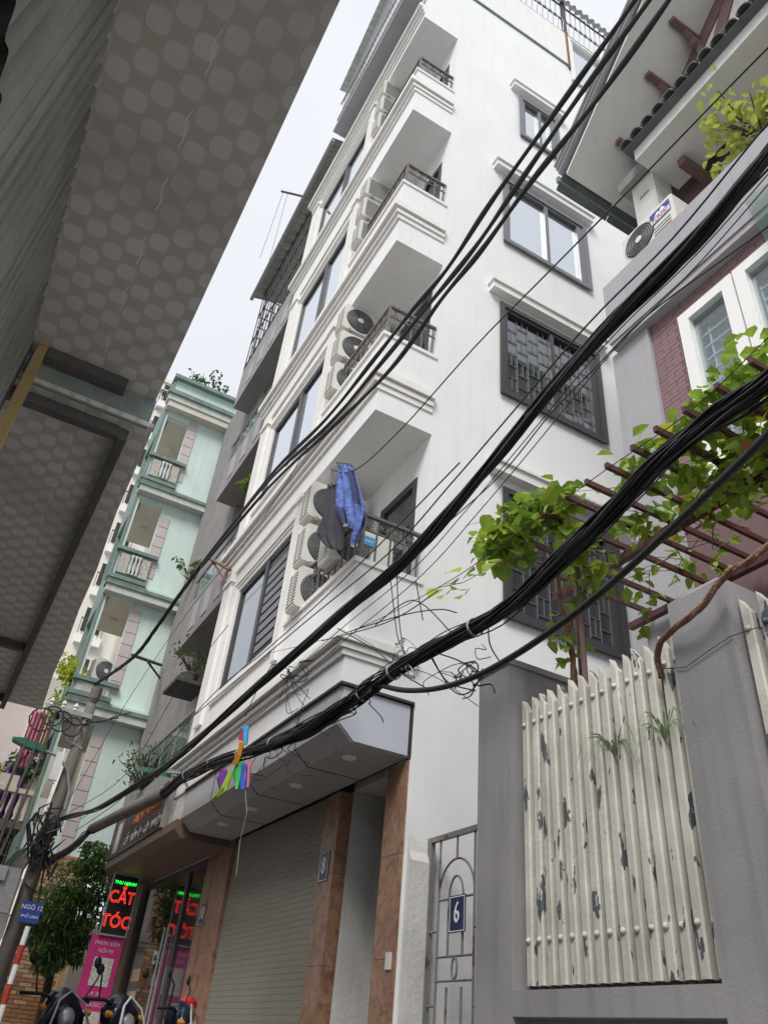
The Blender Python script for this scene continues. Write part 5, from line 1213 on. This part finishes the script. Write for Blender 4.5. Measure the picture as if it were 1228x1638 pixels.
# far wires lower left going left
m = thing('cable_bundle', 'fan of wires dropping from the pole crossarm to the lower left corner', 'cables', (1, 13, 5))
for k, l in enumerate(([(62, 1142, 1.0), (30, 1215, .6), (0, 1290, .35)], [(75, 1145, 1.1), (45, 1225, .75), (0, 1330, .4)], [(60, 1200, .95), (30, 1260, .7), (-5, 1360, .4)], [(90, 1140, 1.2), (55, 1240, .8), (0, 1370, .45)])):
    MB().tube([PY(u, v, 13.9-4*j/2) for j, (u, v, x_) in enumerate(l)], .016, 6).build('cable', W['cable'], m)
for l in ([(138, 1152), (160, 1155), (185, 1146), (210, 1140)], [(100, 1145), (120, 1160), (140, 1157), (190, 1148)]):
    MB().tube(smooth_path([PY(u, v, 13.9) for u, v in l]), .014, 5).build('cable', W['cable'], m)
# loose dangling loops
def loops(label, seed, us, x_, n_, mm, spread=(40, 60), r=.0035):
    t = thing('loose_wires', label, 'wires', PX(us[0][0], us[0][1], x_)); rng = random.Random(seed); mb = MB()
    for k in range(n_):
        u, v = rng.choice(us); pts = [(u, v)]
        a = rng.uniform(0, 6.28)
        for j in range(4): pts.append((pts[-1][0]+rng.uniform(-spread[0], spread[0])*.5, pts[-1][1]+rng.uniform(-.2, 1)*spread[1]*.4))
        mb.tube(smooth_path([PX(p, q, x_+rng.uniform(-.04, .04)) for p, q in pts], 5), rng.uniform(.7, 1.5)*r, 4)
    mb.build('wire', mm, t)
loops('loose wire ends curling above the grey pillar', 1, [(770, 1030), (745, 1060), (770, 1070), (720, 1075)], 2.5, 11, W['cable'], (50, 50))
loops('loose wires hanging below the heavy bundle at the canopy corner', 2, [(560, 1120), (585, 1105), (500, 1165), (440, 1190), (400, 1200)], 2.35, 16, W['cable'], (60, 60))
loops('loose grey wire knot where bundles meet beside the cornice', 3, [(640, 1040), (645, 1020), (650, 1060)], 2.35, 10, W['cablew'], (28, 35))
loops('loose wires draping from the straight bundle to the canopy fascia', 4, [(460, 1070), (430, 1090), (480, 1060)], 2.4, 9, W['cable'], (50, 110))
t = thing('loose_wires', 'long crossing wires hanging in front of the lowest balcony parapet', 'wires', PX(630, 910, 2.4))
for l in ([(622, 905), (628, 960), (636, 1020), (648, 1045)], [(634, 910), (638, 990), (645, 1040)], [(665, 930), (676, 992)], [(540, 1005), (600, 1040), (640, 1075), (680, 1100)], [(560, 1010), (640, 985), (700, 975), (730, 980)], [(515, 1025), (620, 995), (700, 945)], [(600, 1000), (660, 960), (720, 1010)], [(685, 1045), (720, 1100), (745, 1110), (765, 1085), (740, 1060), (700, 1045)], [(690, 1050), (715, 1090), (760, 1105)], [(780, 990), (783, 1030), (800, 1060)]):
    MB().tube(smooth_path([PX(u, v, 2.42) for u, v in l], 6), .0045, 5).build('wire', W['cable'], t)
# brackets at house ends
t = tag(MB().tube([PX(368, 912, 2.66), PX(335, 893, 2.45), PX(318, 905, 2.32)], .03, 6).tube([PX(362, 932, 2.66), PX(340, 898, 2.5)], .02, 5).build('cable_bracket', W['rust']), 'rusty triangular cable bracket on the corner of the white house', 'bracket')
p = PX(258, 1064, 3.05)
t = tag(MB().tube([p, PX(232, 1055, 2.5), PX(212, 1048, 2.15)], .035, 6).tube([PX(256, 1085, 3.05), PX(236, 1058, 2.55)], .025, 5).build('cable_bracket', W['steel']), 'dark steel cable bracket on the end of the grey house', 'bracket')

# ================================================================ CLOTHES AND KITE
def cloth(name, rows, x_, m, par, amp=.025, n_=14, fold=3.0):
    """hanging fabric between left and right outline rows, folded in depth, real thickness"""
    R = [(PX(a, b, x_), PX(c, d, x_)) for a, b, c, d in rows]; k = len(R)-1
    def P(i, j, off):
        t = j*k; q = min(int(t), k-1); f = t-q; A = R[q][0].lerp(R[q+1][0], f); B = R[q][1].lerp(R[q+1][1], f); p = A.lerp(B, i)
        dd = amp*math.sin(i*fold*6.28+j*2.2)+amp*.5*math.sin(i*fold*13+j*5); return (p.x+dd+off, p.y+amp*.3*math.cos(i*17), p.z)
    mb = MB().grid(lambda i, j: P(i, j, 0), n_, 14); mb.grid(lambda i, j: P(i, j, .006), n_, 14); return mb.build(name, m, par, smooth=True)
J = thing('denim_jacket', 'blue denim jacket hanging upside down on the wire at the lowest balcony', 'jacket', PX(560, 750, 2.4))
cloth('body', [(541, 746, 560, 744), (536, 775, 566, 760), (534, 800, 574, 790), (532, 815, 582, 812), (545, 830, 580, 838), (549, 836, 572, 850)], 2.42, W['denim'], J, .03)
cloth('lapel', [(556, 748, 563, 752), (560, 775, 572, 780), (563, 800, 580, 812)], 2.39, W['denimd'], J, .02, 8, 1.5)
cloth('sleeve', [(566, 830, 582, 815), (563, 852, 577, 850), (560, 870, 570, 872)], 2.4, W['denim'], J, .02, 8, 1.5)
cloth('sleeve', [(533, 808, 548, 812), (540, 825, 556, 828), (548, 838, 556, 836)], 2.39, W['denimd'], J, .02, 8, 1.5)
T = thing('charcoal_trousers', 'charcoal trousers hanging on the wire left of the denim jacket', 'trousers', PX(530, 750, 2.45))
cloth('leg', [(524, 776, 540, 770), (518, 800, 540, 800), (512, 830, 545, 835), (503, 848, 550, 860), (515, 868, 548, 874), (528, 878, 545, 880)], 2.46, W['trous'], T, .02)
cloth('waist', [(528, 748, 543, 746), (526, 778, 542, 774)], 2.45, W['greyc'], T, .015, 10)
MB().tube([PX(541, 745, 2.43), PX(538, 740, 2.43), PX(560, 742, 2.42), PX(568, 750, 2.42)], .006, 5).build('hanger', W['steel'], J)
K = thing('tangled_kite', 'torn rainbow coloured kite tangled in the heavy cable bundle', 'kite', PX(385, 1200, 2.2))
for nm, rows in (('k_sky', [(388, 1163, 395, 1160), (387, 1180, 396, 1180), (388, 1194, 394, 1190)]), ('k_red', [(381, 1178, 389, 1172), (380, 1182, 388, 1186)]), ('k_org', [(383, 1186, 389, 1188), (376, 1205, 385, 1208), (371, 1222, 377, 1224)]),
                 ('k_green', [(380, 1218, 388, 1218), (368, 1236, 390, 1222), (374, 1252, 384, 1240), (377, 1262, 380, 1262)]), ('k_lime', [(364, 1236, 371, 1234), (352, 1258, 362, 1262), (340, 1279, 343, 1279)]),
                 ('k_purple', [(352, 1232, 360, 1230), (344, 1244, 364, 1240), (350, 1262, 360, 1252)]), ('k_blue', [(386, 1224, 394, 1222), (381, 1250, 393, 1240), (384, 1262, 392, 1262)]), ('k_pink', [(392, 1218, 401, 1217), (390, 1240, 399, 1236), (392, 1258, 397, 1260)])):
    cloth('kite_ribbon', rows, 2.18+rnd(-.03, .03), W[nm], K, .012, 6, 1.2)
MB().tube([PX(392, 1258, 2.18), PX(395, 1300, 2.18), PX(384, 1345, 2.18), PX(378, 1400, 2.18)], .002, 4).build('string', W['cablew'], K)

# ================================================================ MOTORBIKES, HYDRANT
def scooter(label, x, y, rz, trim):
    t = thing('motor_scooter', label, 'motorbike', (0, 0, 0), 'motorbikes parked in the alley'); ORG[t.name] = (0, 0, 0)
    def wheel(cx):
        w_ = MB().tube([(cx+.2*math.cos(a*.393), 0, .26+.2*math.sin(a*.393)) for a in range(16)], .055, 8, True).build('wheel', W['rubber'], t, smooth=True)
        MB().lathe([(.13, -.03), (.15, 0), (.13, .03)], (cx, 0, .26), 14, 'y').build('rim', W['silver'], w_)
    wheel(.62); wheel(-.62)
    m = MB(); secs = [(-.85, .58, .06, .08), (-.6, .62, .14, .13), (-.3, .58, .16, .15), (.0, .40, .15, .10), (.25, .42, .16, .12), (.42, .66, .22, .2), (.52, .88, .21, .17), (.48, 1.02, .13, .10)]
    n = 12; 
    for (cx, cz, hw, hh) in secs:
        for j in range(n): a = 6.283*j/n; m.v.append((cx+.25*hh*math.sin(a)*(1 if cx > .3 else 0), hw*math.cos(a), cz+hh*math.sin(a)))
    for i in range(len(secs)-1):
        for j in range(n): m.f.append((i*n+j, i*n+(j+1) % n, (i+1)*n+(j+1) % n, (i+1)*n+j))
    m.f += [tuple(range(n)), tuple((len(secs)-1)*n+j for j in range(n))]
    m.build('body', W['body'], t, smooth=True)
    MB().tube([(.5, -.22, .6), (.64, -.2, .85), (.58, -.12, 1.04), (.54, 0, 1.11), (.58, .12, 1.04), (.64, .2, .85), (.5, .22, .6)], .010, 6).build('trim', trim, t, smooth=True)
    m = MB(); m.lathe([(.05, -.06), (.075, 0), (.06, .03), (0, .045)], (.56, 0, .93), 14, 'x'); m.build('headlight', W['silver'], t, smooth=True)
    MB().lathe([(.0, -.12), (.11, -.1), (.135, -.02), (.1, .06), (.0, .09)], (.47, 0, 1.0), 16, 'x').build('handlebar_cowl', W['body'], t, smooth=True)
    m = MB(); m.prism([(-.75, .74), (-.1, .70), (-.02, .78), (-.35, .82), (-.8, .84)], 'y', -.13, .13); m.build('seat', W['rubber'], t)
    MB().tube([(.36, -.34, 1.06), (.44, -.2, 1.07), (.47, 0, 1.03), (.44, .2, 1.07), (.36, .34, 1.06)], .013, 8).build('handlebar', W['rubber'], t, smooth=True)
    for s in (-1, 1):
        mi = MB().tube([(.42, s*.24, 1.08), (.44, s*.3, 1.22), (.42, s*.33, 1.26)], .007, 5).build('mirror', W['rubber'], t)
        MB().lathe([(0, -.010), (.034, -.008), (.042, .006), (0, .010)], (.40, s*.34, 1.30), 14, 'x').build('mirror_head', W['rubber'], mi, smooth=True)
        MB().lathe([(0, 0), (.025, .01), (.02, .05), (0, .07)], (.5, s*.22, .98), 8, 'x').build('indicator', W['k_org'], t)
    m = MB().prism([(.45, .42), (.8, .46), (.88, .36), (.6, .52), (.45, .56)], 'y', -.07, .07); m.build('front_fender', W['body'], t)
    t.location = (x, y, .15); t.rotation_euler = (0, 0, rz); t.scale = (1.02, 1.02, 1.02); ORG[t.name] = (x, y, .125); return t
scooter('dark scooter farthest left, parked in front of the orange brick wall', 1.14, 8.2, math.radians(-62), W['silver'])
scooter('dark scooter with white edged front shield in front of the magenta poster', 1.45, 7.85, math.radians(-48), W['whitep'])
s3 = scooter('dark motorbike with silver headlight nearest the red hydrant', 1.88, 7.8, math.radians(-30), W['silver'])
FH = thing('red_standpipe', 'red fire standpipe in front of the salon column', 'hydrant', (2.75, 8.9, .14))
MB().lathe([(.09, .14), (.09, .18), (.055, .2), (.055, 1.1), (.075, 1.12), (.075, 1.2), (.09, 1.22), (.09, 1.36), (.05, 1.4), (.0, 1.4)], (2.75, 8.9, 0), 14).build('barrel', W['red'], FH, smooth=False)
MB().lathe([(.045, -.13), (.045, .13)], (2.75, 8.9, 1.16), 10, 'y').build('outlet', W['red'], FH)
